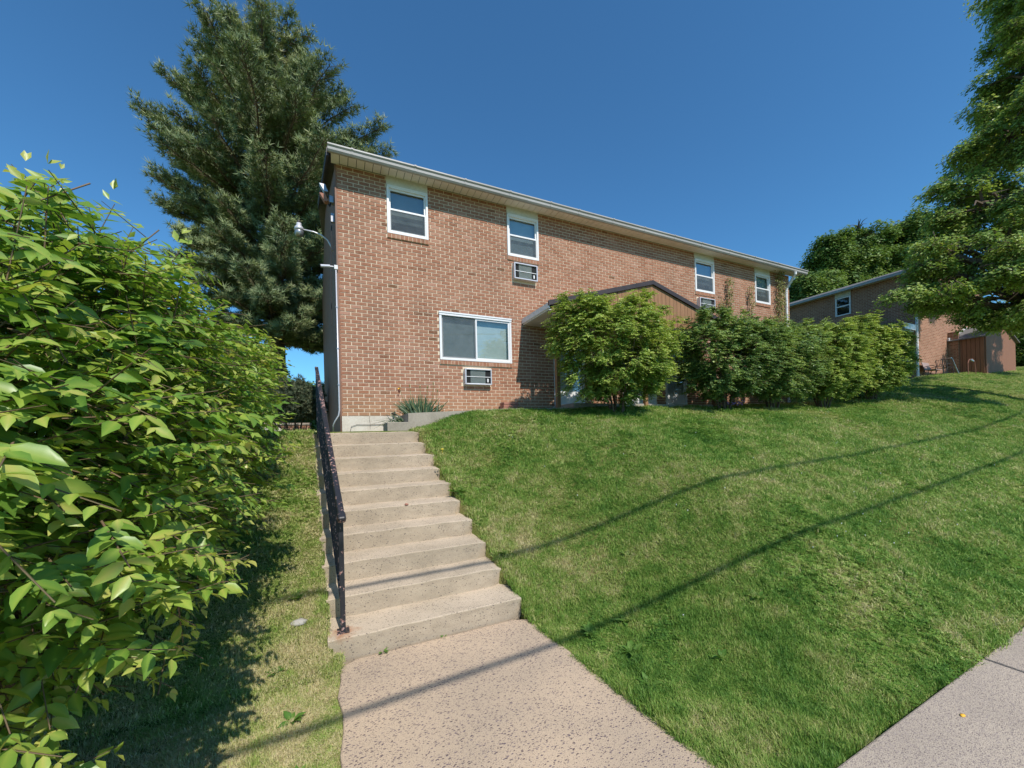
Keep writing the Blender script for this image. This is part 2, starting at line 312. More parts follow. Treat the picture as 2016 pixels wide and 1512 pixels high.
# ------------------------------------------------------------------ object helpers
def tag(o, label=None, cat=None, group=None, kind=None):
    if label: o['label'] = label
    if cat: o['category'] = cat
    if group: o['group'] = group
    if kind: o['kind'] = kind
    return o
def link(o, parent=None):
    COL.objects.link(o)
    if parent is not None: o.parent = parent
    return o
def empty(name, loc=(0, 0, 0), **k):
    o = bpy.data.objects.new(name, None); o.location = loc; o.empty_display_size = .3
    link(o); tag(o, **k); o['_w'] = 0; del o['_w']; return o
class MB:
    """collects faces in world coordinates; build() links them as one mesh object"""
    def __init__(s): s.v = []; s.f = []; s.t = []
    def add(s, vs, fs, tone=.5):
        k = len(s.v); s.v += [tuple(p) for p in vs]; s.f += [tuple(i + k for i in f) for f in fs]; s.t += [tone] * len(vs); return s
    def box(s, x0, x1, y0, y1, z0, z1, tone=.5):
        return s.add([(x0, y0, z0), (x1, y0, z0), (x1, y1, z0), (x0, y1, z0), (x0, y0, z1), (x1, y0, z1), (x1, y1, z1), (x0, y1, z1)],
                     [(0, 3, 2, 1), (4, 5, 6, 7), (0, 1, 5, 4), (1, 2, 6, 5), (2, 3, 7, 6), (3, 0, 4, 7)], tone)
    def prism(s, poly, a, b, axis='x'):
        """poly: 2D outline; extruded from a to b along axis; poly coords are (y,z) for x, (x,z) for y, (x,y) for z"""
        n = len(poly)
        def P(p, t): return {'x': (t, p[0], p[1]), 'y': (p[0], t, p[1]), 'z': (p[0], p[1], t)}[axis]
        vs = [P(p, a) for p in poly] + [P(p, b) for p in poly]
        fs = [tuple(range(n))[::-1], tuple(range(n, 2 * n))] + [(i, (i + 1) % n, n + (i + 1) % n, n + i) for i in range(n)]
        return s.add(vs, fs)
    def tube(s, pts, rad, seg=8, cap=True, tone=.5):
        pts = [Vector(p) for p in pts]; n = len(pts)
        if not hasattr(rad, '__len__'): rad = [rad] * n
        k = len(s.v); up = None
        for i, p in enumerate(pts):
            d = (pts[min(i + 1, n - 1)] - pts[max(i - 1, 0)]).normalized()
            if up is None:
                up = d.orthogonal().normalized()
            up = (up - d * up.dot(d)).normalized(); sd = d.cross(up)
            for j in range(seg):
                a = 2 * math.pi * j / seg; s.v.append(tuple(p + (up * math.cos(a) + sd * math.sin(a)) * rad[i])); s.t.append(tone)
        for i in range(n - 1):
            for j in range(seg):
                a = k + i * seg + j; b = k + i * seg + (j + 1) % seg; s.f.append((a, b, b + seg, a + seg))
        if cap:
            s.f.append(tuple(k + j for j in range(seg))[::-1]); s.f.append(tuple(k + (n - 1) * seg + j for j in range(seg)))
        return s
    def bar(s, a, b, w, h):
        """square bar between two points, w sideways, h up"""
        a = Vector(a); b = Vector(b); d = (b - a).normalized()
        up = Vector((0, 0, 1)) if abs(d.z) < .95 else Vector((0, 1, 0))
        sd = d.cross(up).normalized(); u2 = sd.cross(d).normalized()
        vs = []
        for p in (a, b):
            for x, y in ((-1, -1), (1, -1), (1, 1), (-1, 1)): vs.append(p + sd * x * w / 2 + u2 * y * h / 2)
        return s.add(vs, [(0, 1, 2, 3), (7, 6, 5, 4), (0, 4, 5, 1), (1, 5, 6, 2), (2, 6, 7, 3), (3, 7, 4, 0)])
    def lathe(s, c, prof, seg=16, axis=Vector((0, 0, 1))):
        c = Vector(c); axis = Vector(axis).normalized(); x = axis.orthogonal().normalized(); y = axis.cross(x); k = len(s.v); n = len(prof)
        for r, h in prof:
            for j in range(seg):
                a = 2 * math.pi * j / seg; s.v.append(tuple(c + axis * h + (x * math.cos(a) + y * math.sin(a)) * r)); s.t.append(.5)
        for i in range(n - 1):
            for j in range(seg):
                a = k + i * seg + j; b = k + i * seg + (j + 1) % seg; s.f.append((a, b, b + seg, a + seg))
        s.f.append(tuple(k + j for j in range(seg))[::-1]); s.f.append(tuple(k + (n - 1) * seg + j for j in range(seg)))
        return s
    def build(s, name, m, parent=None, smooth=False, bevel=0, segs=2, **k):
        off = Vector((0, 0, 0))
        if parent is not None:
            off = parent.get('_o', None); off = Vector(off) if off else Vector((0, 0, 0))
        me = bpy.data.meshes.new(name)
        me.from_pydata([(v[0] - off.x, v[1] - off.y, v[2] - off.z) for v in s.v], [], s.f)
        at = me.attributes.new('tone', 'FLOAT', 'POINT'); at.data.foreach_set('value', s.t)
        me.materials.append(M[m] if isinstance(m, str) else m)
        if smooth: me.polygons.foreach_set('use_smooth', [True] * len(me.polygons))
        o = bpy.data.objects.new(name, me); link(o, parent)
        if bevel:
            b = o.modifiers.new('bevel', 'BEVEL'); b.width = bevel; b.segments = segs; b.limit_method = 'ANGLE'; b.angle_limit = .6
        if parent is not None: o['_o'] = tuple(off)
        tag(o, **k); return o
def npmesh(name, V, F, tone, m, smooth=False):
    me = bpy.data.meshes.new(name); nv = len(V); nf = len(F); k = F.shape[1]
    me.vertices.add(nv); me.vertices.foreach_set('co', np.ascontiguousarray(V, np.float32).ravel())
    me.loops.add(nf * k); me.loops.foreach_set('vertex_index', np.ascontiguousarray(F, np.int32).ravel())
    me.polygons.add(nf); me.polygons.foreach_set('loop_start', np.arange(0, nf * k, k, dtype=np.int32))
    me.polygons.foreach_set('loop_total', np.full(nf, k, np.int32))
    if smooth: me.polygons.foreach_set('use_smooth', np.ones(nf, bool))
    me.update(calc_edges=True)
    at = me.attributes.new('tone', 'FLOAT', 'POINT'); at.data.foreach_set('value', np.ascontiguousarray(tone, np.float32))
    me.materials.append(M[m] if isinstance(m, str) else m); return me
def nrmz(a): return a / np.maximum(np.linalg.norm(a, axis=1, keepdims=True), 1e-9)
def basis(d, n):
    y = nrmz(d); x = nrmz(np.cross(y, n)); z = np.cross(x, y); return x, y, z
def scatter(name, T, pos, d, n, size, tone, m, parent=None, **k):
    tv, tf = T; tv = np.array(tv, float); tf = np.array(tf, int); N = len(pos); K = len(tv)
    x, y, z = basis(d, n); sz = np.broadcast_to(np.asarray(size, float), (N,))[:, None, None]
    V = pos[:, None, :] + sz * (tv[None, :, 0:1] * x[:, None] + tv[None, :, 1:2] * y[:, None] + tv[None, :, 2:3] * z[:, None])
    F = (tf[None] + (np.arange(N) * K)[:, None, None]).reshape(-1, tf.shape[1])
    me = npmesh(name, V.reshape(-1, 3), F, np.repeat(tone, K) + (np.tile(RIB, N) if K == 11 else 0), m)
    o = bpy.data.objects.new(name, me); link(o, parent); tag(o, **k); return o
# leaf templates: (x across, y along, z normal); 4-vertex faces
LEAF_BIG = ([(0, 0, 0), (-.20, .22, .05), (.0, .24, -.02), (.20, .22, .05), (-.25, .5, .045), (0, .52, -.03), (.25, .5, .045), (-.14, .78, -.01), (0, .8, -.07), (.14, .78, -.01), (0, 1.05, -.16)],
            [(0, 2, 1, 1), (0, 3, 2, 2), (1, 2, 5, 4), (2, 3, 6, 5), (4, 5, 8, 7), (5, 6, 9, 8), (7, 8, 10, 10), (8, 9, 10, 10)])
LEAF_BIG_F = [(0, 2, 1), (0, 3, 2), (1, 2, 5), (1, 5, 4), (2, 3, 6), (2, 6, 5), (4, 5, 8), (4, 8, 7), (5, 6, 9), (5, 9, 8), (7, 8, 10), (8, 9, 10)]
LEAF_BIG = (LEAF_BIG[0], LEAF_BIG_F)
RIB = np.array([.22, -.07, .17, -.07, -.09, .13, -.09, -.07, .10, -.07, .05])      # paler midrib, deeper margins
LEAF_MID = ([(0, 0, 0), (-.23, .42, .06), (0, .45, -.03), (.23, .42, .06), (0, 1, -.08)], [(0, 2, 1), (0, 3, 2), (1, 2, 4), (2, 3, 4)])
LEAF_SM = ([(0, 0, 0), (-.3, .5, .04), (.3, .5, .04), (0, 1, -.03)], [(0, 2, 1), (1, 2, 3)])
def needles(nn, L, wd, spread, seed):
    r = np.random.default_rng(seed); V = []; F = []
    for i in range(nn):
        a = 2 * math.pi * (i + r.random()) / nn; t = spread * (.55 + .6 * r.random())
        dx, dy, dz = math.cos(a) * math.sin(t), math.cos(t), math.sin(a) * math.sin(t)
        px, pz = -math.sin(a) * wd, math.cos(a) * wd; k = len(V); l_ = L * (.75 + .4 * r.random())
        V += [(px, 0, pz), (-px, 0, -pz), (dx * l_, dy * l_, dz * l_)]; F.append((k, k + 1, k + 2))
    return V, F
def sprays(p, d, L, K, leaf, rng_, droop=.5, up=(0, 0, 1), base=.45, tipb=.3, flatn=1.0, start=.1, hang=.25, outn=.25, nr=.28, sv=(.75, 1.2)):
    """leaves set in pairs along M twigs -> arrays of position, direction, normal, size, tone"""
    Mn = len(p); out = [[], [], [], [], []]; upv = np.array(up, float)[None]; tw = rng_.uniform(0, 1, Mn)
    for k in range(K):
        s = start + (1 - start) * (k // 2 + .8) / (K / 2)
        pos = p + d * (L * s)[:, None]; pos[:, 2] -= droop * L * s * s * .5
        side = nrmz(np.cross(d, upv) + 1e-6) * (1 if k % 2 else -1)
        last = s > .97
        td = side * (.9 if not last else .3) + d * (.65 if not last else 1.) + rng_.normal(0, .22, (Mn, 3)); td[:, 2] -= hang + rng_.uniform(0, .35, Mn)
        nn = upv * flatn + d * outn + rng_.normal(0, nr, (Mn, 3))
        sz = leaf * (1.0 - .42 * s ** 3) * rng_.uniform(*sv, Mn)
        out[0].append(pos); out[1].append(td); out[2].append(nn); out[3].append(sz)
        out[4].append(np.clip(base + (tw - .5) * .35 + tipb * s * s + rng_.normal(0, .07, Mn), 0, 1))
    return [np.concatenate(a) for a in out]
def crown_surface(lobes, n, rng_, shell=(.72, 1.0), zmin=None, inner=.6, bump=.16, freq=2.2):
    """points near the surface of a union of ellipsoids, uneven; returns positions and outward directions"""
    lobes = np.array(lobes, float); C = lobes[:, :3]; R = lobes[:, 3:6]
    area = (R[:, 0] * R[:, 1] * R[:, 2]) ** (2 / 3); P = []; D = []; tot = 0
    while tot < n:
        m = int((n - tot) * 1.6) + 50
        li = rng_.choice(len(lobes), m, p=area / area.sum()); q = nrmz(rng_.normal(0, 1, (m, 3)))
        r = rng_.uniform(shell[0] ** 3, shell[1] ** 3, m) ** (1 / 3)
        ph = q * freq * 2.0 + li[:, None] * 7.3
        b = np.sin(ph[:, 0] * 2.1 + 1.3 * np.sin(ph[:, 1] * 1.7)) * np.sin(ph[:, 1] * 1.9 + ph[:, 2] * 2.3) + .5 * np.sin(ph[:, 2] * 4.1 + ph[:, 0] * 3.7)
        r = r * (1 + bump * b)
        p = C[li] + q * R[li] * r[:, None]
        dist = np.min(np.linalg.norm((p[:, None] - C[None]) / R[None], axis=2) + 10 * (np.arange(len(lobes))[None] == li[:, None]), axis=1) if len(lobes) > 1 else np.full(m, 9.)
        ok = dist > inner
        if zmin is not None: ok &= p[:, 2] > zmin
        P.append(p[ok]); D.append(nrmz(q[ok] / R[li][ok])); tot += ok.sum()
    return np.concatenate(P)[:n], np.concatenate(D)[:n]

# ------------------------------------------------------------------ terrain
def sstep(x): x = np.clip(x, 0, 1); return x * x * (3 - 2 * x)
def G(u, d):
    """ground height at X = u, distance d in front of the facade"""
    u = np.asarray(u, float); d = np.asarray(d, float)
    s = .03 * np.clip(u - 2, 0, 80)
    left = np.where(d > 5.1, 0, np.where(d < 1.75, 1.80, 1.74 - (d - 1.75) * .512)); left = np.maximum(left, 0) - .02
    left = left - .05 * np.clip(-u - 2.5, 0, 30)
    left = np.where(d < -3, left - .11 * np.minimum(-3 - d, 40), left)
    T = np.interp(u, [-5, 1, 2.3, 5, 9, 14, 19.7, 23.4, 37, 70], [1.8, 1.86, 2.13, 2.20, 2.26, 2.40, 3.17, 3.70, 4.85, 6])
    t = np.clip((7.05 - d) / 6.05, 0, 1); p = t * (1 + .5 * (1 - t))
    right = s + (T - s) * p
    right = np.where(d < 1, T + .035 * np.clip(1 - d, 0, 50) * sstep((u - 10) / 6), right)
    k = sstep((2.6 - d) / 1.4); wr = sstep((u - 1.3 + .35 * k) / (3.2 - 2.2 * k)); z = left * (1 - wr) + right * wr
    # left of the building corner behind the facade line it stays low
    z = z + .02 * np.sin(u * 1.7 + d * .9) * np.sin(d * 1.3 - u * .6) * np.clip(wr * 2, .3, 1) * (d < 6.8)
    return np.where(d > 7.05, np.minimum(s, z + .0), z)
def in_stairs(u, d, m=0.0):
    off = .08 * (d - 4.94)
    return (u > -.2 + off - m) & (u < 1.43 + off + m) & (d > -.0) & (d < 4.97 + m)
def in_walk(u, d, m=0.0):
    return (u > -.13 - m) & (u < np.interp(d, [5, 6.79, 7.1], [1.43, 1.57, 1.60]) + m) & (d > 4.9) & (d < 7.1)
ax = np.concatenate([np.linspace(-200, -12, 20)[:-1], np.linspace(-12, -3, 24)[:-1], np.arange(-3, -.7, .1), np.arange(-.7, 1.75, .035), np.arange(1.76, 16, .1), np.linspace(16, 45, 90)[:-1], np.linspace(45, 320, 24)])
ay = np.concatenate([np.linspace(-320, -30, 20)[:-1], np.linspace(-30, -1, 60)[:-1], np.arange(-1, 1.4, .1), np.arange(1.4, 5.3, .035), np.arange(5.32, 9, .1), np.linspace(9, 80, 14)])
UU, DD = np.meshgrid(ax, ay, indexing='ij'); ZZ = G(UU, DD)
ZZ = np.where(in_stairs(UU, DD, -.035) & (DD > 1.5), ZZ - .35, ZZ)
ZZ = np.where(in_walk(UU, DD, -.04) | ((DD > 7.09) & (DD < 8.7)), np.minimum(ZZ - .07, .03 * np.clip(UU - 2, 0, 80) - .06), ZZ)
ZZ = np.where((UU > -.12) & (UU < 1.42) & (DD > 4.6) & (DD < 5.3), np.minimum(ZZ, -.06), ZZ)
ZZ = np.where((UU > .85) & (UU < 9.9) & (DD < .95) & (DD > -.1), ZZ - .1, ZZ)
V = np.stack([UU, -DD, ZZ], -1).reshape(-1, 3); a, b = len(ax), len(ay)
I = np.arange(a * b).reshape(a, b); F = np.stack([I[:-1, :-1], I[:-1, 1:], I[1:, 1:], I[1:, :-1]], -1).reshape(-1, 4)
gm = npmesh('lawn_ground', V, F, np.full(len(V), .5), 'ground', True)
tag(link(bpy.data.objects.new('lawn_ground', gm)), kind='structure', label='sloping lawn ground rising from the sidewalk to the brick building')

# ------------------------------------------------------------------ walk, sidewalk, stairs
def slab(name, pts, z0, drop, m, parent=None, bevel=.012, **k):
    mb = MB(); n = len(pts)
    top = [(p[0], p[1], p[2] if len(p) > 2 else z0) for p in pts]; bot = [(p[0], p[1], (p[2] if len(p) > 2 else z0) - drop) for p in pts]
    mb.add(top + bot, [tuple(range(n)), tuple(range(n, 2 * n))[::-1]] + [(i, i + n, (i + 1) % n + n, (i + 1) % n) for i in range(n)])
    return mb.build(name, m, parent, bevel=bevel, **k)
# the left edge of the walk is slightly ragged
lft = [(-.13 + .012 * math.sin(k * 2.3) + .008 * math.sin(k * 5.1), -(5.02 + k * .17)) for k in range(13)]
rgt = [(np.interp(5.02 + k * .17, [5, 6.79, 7.1], [1.43, 1.57, 1.60]) + .012 * math.sin(k * 1.9 + 1), -(5.02 + k * .17)) for k in range(13)]
slab('garden_path', [(lft[0][0] + .12, -4.96), (1.3, -4.96)] + rgt + lft[::-1], .004, .12, 'walk', kind='structure', label='pinkish pebbled concrete walk leading to the foot of the stairs')
sw = empty('sidewalk', (0, 0, 0), kind='structure', label='grey speckled public sidewalk of concrete slabs')
us = [-16, -14.4, -12.8, -11.2, -9.6, -7.9, -6.3, -4.6, -3.0, -1.35, .8, 3.92, 5.5, 7.1, 8.7, 10.3, 11.9, 13.5, 15.1, 16.7, 18.3, 19.9, 21.5, 23.1, 24.7, 26.3, 27.9, 29.5]
for x0, x1 in zip(us[:-1], us[1:]):
    z0 = .03 * max(0, x0 - 2) + .006; z1 = .03 * max(0, x1 - 2) + .006
    dz = random.uniform(-.006, .006)
    slab('slab', [(x0 + .011, -7.075, z0 + dz), (x0 + .011, -8.6, z0 + dz), (x1 - .011, -8.6, z1 + dz), (x1 - .011, -7.075, z1 + dz)], 0, .1, 'sidewalk', sw, bevel=.01)

st = empty('concrete_stairs', (.6, -4.94, 0), label='weathered concrete stairs with dark pebbles climbing to the brick building', cat='stairs')
st['_o'] = (.6, -4.94, 0.0)
def nosing(d0, d1, ztop, zbot, r=.010):
    pts = [(-d1, zbot), (-d1, ztop)]
    for k in range(5):
        a = math.pi / 2 * k / 4; pts.append((-(d0 - r) - r * math.sin(a), ztop - r + r * math.cos(a)))
    # slight undercut face
    pts.append((-(d0 - .012), zbot)); return pts[::-1]
for i in range(10):
    ztop = 1.76 - .1765 * i if i else 1.765; dn = 1.70 + .36 * i; off = .08 * (dn - 4.94)
    back = dn - .44 if i else -.02 + .6
    if i == 0: back = .9
    poly = nosing(dn, back, ztop, ztop - (.30 if i < 9 else .26)); mb = MB()
    xl, xr = -.20 + off + random.uniform(-.01, .01), 1.43 + off + random.uniform(-.025, .025)
    NX = 14; rows = []
    for k in range(NX + 1):
        x = xl + (xr - xl) * k / NX; e = min(x - xl, xr - x)
        rd = (.05 + .03 * math.sin(i * 2.7)) * (1 - min(1, e / .13)) ** 2 + .004 * random.random()        # worn ends
        wv = .0015 * math.sin(k * 1.9 + i * 2.1) + .0015 * math.sin(k * 4.7 + i)
        row = []
        for (y, z) in poly:
            yy = y + (rd + wv if y < -dn + .06 else 0); zz = z + (wv if z > ztop - .05 else 0) - (rd * .5 if z > ztop - .04 and y < -dn + .1 else 0)
            row.append((x + .006 * math.sin(z * 40 + i), yy, zz))
        rows.append(row)
    n = len(poly); vs = [p for r_ in rows for p in r_]; fs = []
    for k in range(NX):
        for j in range(n): fs.append((k * n + j, k * n + (j + 1) % n, (k + 1) * n + (j + 1) % n, (k + 1) * n + j))
    fs.append(tuple(range(n))[::-1]); fs.append(tuple(NX * n + j for j in range(n)))
    mb.add(vs, fs).build('step', 'step', st)

# landing and low concrete curbs in front of the facade
cb = empty('concrete_curb', (1.1, -1.0, 1.8), label='low grey concrete curb stepping up in front of the brick facade', cat='curb'); cb['_o'] = (1.1, -1.0, 1.8)
MB().box(.72, 1.6, -1.0, -.35, 1.6, 1.945).build('lower_block', 'concrete', cb, bevel=.012)
mb = MB(); xs = [1.09, 3.1, 5.0, 9.9]; zs = [2.105, 2.20, 2.235, 2.30]
for i in range(3):
    x0, x1, a0, a1 = xs[i], xs[i + 1], zs[i], zs[i + 1]
    mb.add([(x0, -1.003, 1.5), (x1, -1.003, 1.5), (x1, -.012, 1.5), (x0, -.012, 1.5), (x0, -1.003, a0), (x1, -1.003, a1), (x1, -.012, a1), (x0, -.012, a0)],
           [(0, 3, 2, 1), (4, 5, 6, 7), (0, 1, 5, 4), (2, 3, 7, 6)] + ([(3, 0, 4, 7)] if i == 0 else []) + ([(1, 2, 6, 5)] if i == 2 else []))
mb.build('upper_slab', 'concrete', cb)
MB().box(4.75, 9.6, -.95, -.012, 2.2, 2.335).build('door_step', 'concrete', cb, bevel=.01)

# ------------------------------------------------------------------ railing
rl = empty('handrail', (-.1, -4.82, .17), label='black chipped iron handrail on the left side of the stairs', cat='handrail'); rl['_o'] = (-.1, -4.82, .17)
def rp(d, h):                                  # point on the rail line at distance d, height h above the nosing slope
    return (-.10 + .083 * (d - 4.82), -d, .17 + (4.94 - d) * .49 + h)
MB().bar(rp(4.90, .905), rp(1.66, .985), .048, .028).build('top_rail', 'rail', rl, bevel=.008)
MB().bar(rp(4.93, .885), rp(4.86, .893), .062, .055).build('rail_end', 'rail', rl, bevel=.015)
MB().bar(rp(4.82, .12), rp(1.70, .12), .026, .014).build('bottom_rail', 'rail', rl)
MB().bar(rp(4.82, -.06), rp(4.82, .90), .038, .038).build('post', 'rail', rl, bevel=.003)
MB().bar(rp(1.72, -.06), rp(1.72, .97), .034, .034).build('post', 'rail', rl, bevel=.003)
MB().box(-.145, -.055, -4.87, -4.775, .165, .178).build('base_plate', 'rail', rl)
dd = 4.70
while dd > 1.78:
    MB().bar(rp(dd, .12), rp(dd, .89 + .01 * (4.7 - dd)), .014, .014).build('baluster', 'rail', rl); dd -= .115

# ------------------------------------------------------------------ main building
bd = empty('brick_apartment_building', (0, 0, 1.8), label='two storey red brown brick apartment building with white windows, nearest the stairs', cat='building')
bd['_o'] = (0, 0, 1.8)
ZB, ZT, LEN = 2.11, 7.05, 14.64; BW, BH, MJ = .2032, .0732, .0155
OPEN = [(.93, 1.78, 5.86, 7.06), (3.63, 4.47, 5.86, 7.06), (9.87, 10.73, 5.86, 7.06), (12.72, 13.53, 5.86, 7.06), (1.96, 3.68, 3.32, 4.35),
        (4.82, 5.74, 2.30, 4.40), (6.98, 8.20, 2.30, 4.40), (8.56, 9.42, 2.30, 4.40)]
SILLS = [(o[0], o[1], o[2] - .095, o[2]) for o in OPEN[:5]]
AC = [(3.75, 4.37, 5.31, 5.69), (2.49, 3.12, 2.79, 3.145), (9.95, 10.62, 5.30, 5.66)]
HOLES = OPEN + SILLS + [(a - .02, b + .02, c - .02, d + .02) for a, b, c, d in AC]
# mortar wall behind: rectangles left between the openings
def wall_rects(x0, x1, z0, z1, holes):
    xs = sorted({x0, x1, *[min(max(h[i], x0), x1) for h in holes for i in (0, 1)]}); out = []
    for a, b in zip(xs[:-1], xs[1:]):
        c = (a + b) / 2; iv = sorted([(max(h[2], z0), min(h[3], z1)) for h in holes if h[0] < c < h[1]]); z = z0
        for p, q in iv:
            if p > z + 1e-4: out.append((a, b, z, p))
            z = max(z, q)
        if z < z1 - 1e-4: out.append((a, b, z, z1))
    return out
mb = MB()
for a, b, c, d in wall_rects(0, LEN, ZB, 7.03, OPEN): mb.add([(a, .005, c), (b, .005, c), (b, .005, d), (a, .005, d)], [(0, 1, 2, 3)])
for a, b, c, d in OPEN:                           # reveals
    mb.add([(a, .005, c), (a, .005, d), (a, .14, d), (a, .14, c)], [(0, 1, 2, 3)]); mb.add([(b, .005, c), (b, .005, d), (b, .14, d), (b, .14, c)], [(3, 2, 1, 0)])
    mb.add([(a, .005, d), (b, .005, d), (b, .14, d), (a, .14, d)], [(0, 1, 2, 3)]); mb.add([(a, .005, c), (b, .005, c), (b, .14, c), (a, .14, c)], [(3, 2, 1, 0)])
mb.build('mortar_wall', 'mortar', bd)
# bricks
bl = []; row = 0; z = ZB
while z + BH <= ZT + .01:
    x = -BW / 2 if row % 2 == 0 else 0.
    while x < LEN:
        x0 = max(x, 0) + MJ / 2 * (x > 0); x1 = min(x + BW, LEN) - MJ / 2
        z0, z1 = z + MJ / 2, z + BH - MJ / 2
        segs = [(x0, x1)]
        for h in HOLES:
            if h[2] < z1 - .012 and h[3] > z0 + .012:
                ns = []
                for p, q in segs:
                    if q <= h[0] or p >= h[1]: ns.append((p, q)); continue
                    if p < h[0] - .02: ns.append((p, h[0] - .002))
                    if q > h[1] + .02: ns.append((h[1] + .002, q))
                segs = ns
        for p, q in segs:
            if q - p > .025: bl.append((p, q, z0, z1))
        x += BW
    z += BH; row += 1
def bkey(b_):
    c = Vector(((b_[0] + b_[1]) / 2, 0, (b_[2] + b_[3]) / 2)); full = (b_[1] - b_[0]) > .18
    return (0 if full and c.z < 7.0 else 1, (c - CAM).length)
bl.sort(key=bkey)
proto = MB().box(-(BW - MJ) / 2, (BW - MJ) / 2, 0, .06, -(BH - MJ) / 2, (BH - MJ) / 2)
pm = bpy.data.meshes.new('brick'); pm.from_pydata(proto.v, [], proto.f); pm.materials.append(M['brick'])
for b_ in bl[:300]:
    o = bpy.data.objects.new('brick', pm); link(o, bd)
    o.location = ((b_[0] + b_[1]) / 2, -random.uniform(0, .0035), (b_[2] + b_[3]) / 2 - 1.8); o.scale.x = (b_[1] - b_[0]) / (BW - MJ)
    o.rotation_euler = (random.gauss(0, .006), random.gauss(0, .004), random.gauss(0, .003))
mb = MB()
for b_ in bl[300:]:
    j = random.uniform(0, .0035); t = random.random(); s2 = random.gauss(0, .0006)
    x0, x1, z0, z1 = b_; zz = [z0 + s2, z1 + s2]
    mb.add([(x0, -j, zz[0]), (x1, -j, zz[0]), (x1, -j, zz[1]), (x0, -j, zz[1]), (x0, .02, zz[0]), (x1, .02, zz[0]), (x1, .02, zz[1]), (x0, .02, zz[1])],
           [(0, 1, 2, 3), (1, 5, 6, 2), (3, 2, 6, 7), (0, 3, 7, 4), (0, 4, 5, 1)], t)
mb.build('brickwork', 'brick_mass', bd, kind='stuff')
# foundation, crack, cable
mb = MB(); mb.box(-.015, LEN, -.012, .15, 1.2, ZB - .004); mb.build('foundation', 'foundation', bd)
MB().tube([(.50, -.014, 2.10), (.495, -.014, 2.02), (.51, -.014, 1.96), (.505, -.014, 1.84)], .0035, 4).build('crack', 'darktrim', bd)
MB().tube([(.14, -.03, 1.80), (.16, -.03, 1.90), (.26, -.03, 1.935), (.5, -.03, 1.93), (.75, -.03, 1.94), (.8, -.04, 1.90)], .0045, 6).build('ground_cable', 'cable_black', bd)

# windows
def rect_frame(mb, a, b, c, d, w, y0, y1):
    mb.box(a, a + w, y0, y1, c, d); mb.box(b - w, b, y0, y1, c, d); mb.box(a + w, b - w, y0, y1, c, c + w); mb.box(a + w, b - w, y0, y1, d - w, d)
def sill(a, b, z0, z1):
    mb = MB(); n = max(1, round((b - a) / .083)); w_ = (b - a) / n
    for k in range(n): mb.box(a + k * w_ + .005, a + (k + 1) * w_ - .005, -.028, .05, z0 + .004, z1 - .006, random.random())
    mb.build('window_sill', 'brick_mass', bd); MB().box(a, b, -.022, .05, z0 + .001, z1 - .010).build('sill_mortar', 'mortar', bd)
def hung(i):
    a, b, c, d = OPEN[i]; top = 6.84
    mb = MB(); rect_frame(mb, a + .004, b - .004, c + .002, top, .045, -.025, .07)
    mb.box(a + .015, b - .015, -.034, -.02, top - .02, top + .012)
    fr = mb.build('window', 'white', bd, bevel=.004)
    MB().box(a + .002, b - .002, -.012, .03, top + .016, 7.045).build('header_panel', 'cream', bd)
    mid = (c + top) / 2 + .01
    mb = MB(); rect_frame(mb, a + .05, b - .05, mid - .015, top - .046, .032, .012, .04); mb.build('upper_sash', 'white', fr)
    mb = MB(); rect_frame(mb, a + .05, b - .05, c + .048, mid + .022, .036, -.012, .012); mb.build('lower_sash', 'white', fr)
    MB().add([(a + .08, .026, mid + .015), (b - .08, .026, mid + .015), (b - .08, .026, top - .075), (a + .08, .026, top - .075)], [(0, 1, 2, 3)]).build('pane', 'glass', fr)
    MB().add([(a + .085, .0, c + .082), (b - .085, .0, c + .082), (b - .085, .0, mid - .01), (a + .085, .0, mid - .01)], [(0, 1, 2, 3)]).build('pane', 'glass', fr)
    MB().add([(a + .07, -.014, c + .07), (b - .07, -.014, c + .07), (b - .07, -.014, mid - .012), (a + .07, -.014, mid - .012)], [(0, 1, 2, 3)]).build('insect_screen', 'screen', fr)
    bm = ['blind_grey', 'blind_blue', 'blind_grey', 'blind_blue'][i]
    MB().box(a + .03, b - .03, .10, .12, c + .3 if i != 1 else c, top).build('blind', bm, fr)
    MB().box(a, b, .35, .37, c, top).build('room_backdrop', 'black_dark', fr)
    MB().box(a, b, .071, .36, c - .02, c).build('stool', 'cream', fr)
    sill(a, b, c - .095, c)
for i in range(4): hung(i)
a, b, c, d = OPEN[4]; mb = MB(); rect_frame(mb, a + .004, b - .004, c + .002, d - .002, .05, -.025, .07); mb.box(a - .005, b + .005, -.045, -.02, d - .015, d + .02)
mb.box(a, b, -.035, -.02, d - .06, d - .016)
fr = mb.build('window', 'white', bd, bevel=.004); mx = 2.80
mb = MB(); rect_frame(mb, a + .055, mx + .01, c + .052, d - .06, .034, .012, .04); mb.build('left_sash', 'white', fr)
mb = MB(); rect_frame(mb, mx - .012, b - .055, c + .052, d - .06, .034, -.012, .012); mb.build('right_sash', 'white', fr)
for p, q, y in ((a + .085, mx - .02, .026), (mx + .02, b - .085, 0.)):
    MB().add([(p, y, c + .085), (q, y, c + .085), (q, y, d - .09), (p, y, d - .09)], [(0, 1, 2, 3)]).build('pane', 'glass', fr)
MB().add([(a + .06, -.004, c + .06), (mx, -.004, c + .06), (mx, -.004, d - .065), (a + .06, -.004, d - .065)], [(0, 1, 2, 3)]).build('insect_screen', 'screen', fr)
mb = MB(); zz = c + .04
while zz < d - .02: mb.box(a + .03, b - .03, .085, .088, zz, zz + .026); zz += .0275
mb.build('blind', 'blind_pale', fr)
MB().box(a, b, .2, .22, c, d).build('room_backdrop', 'blind_grey', fr)
sill(a, b, c - .095, c)

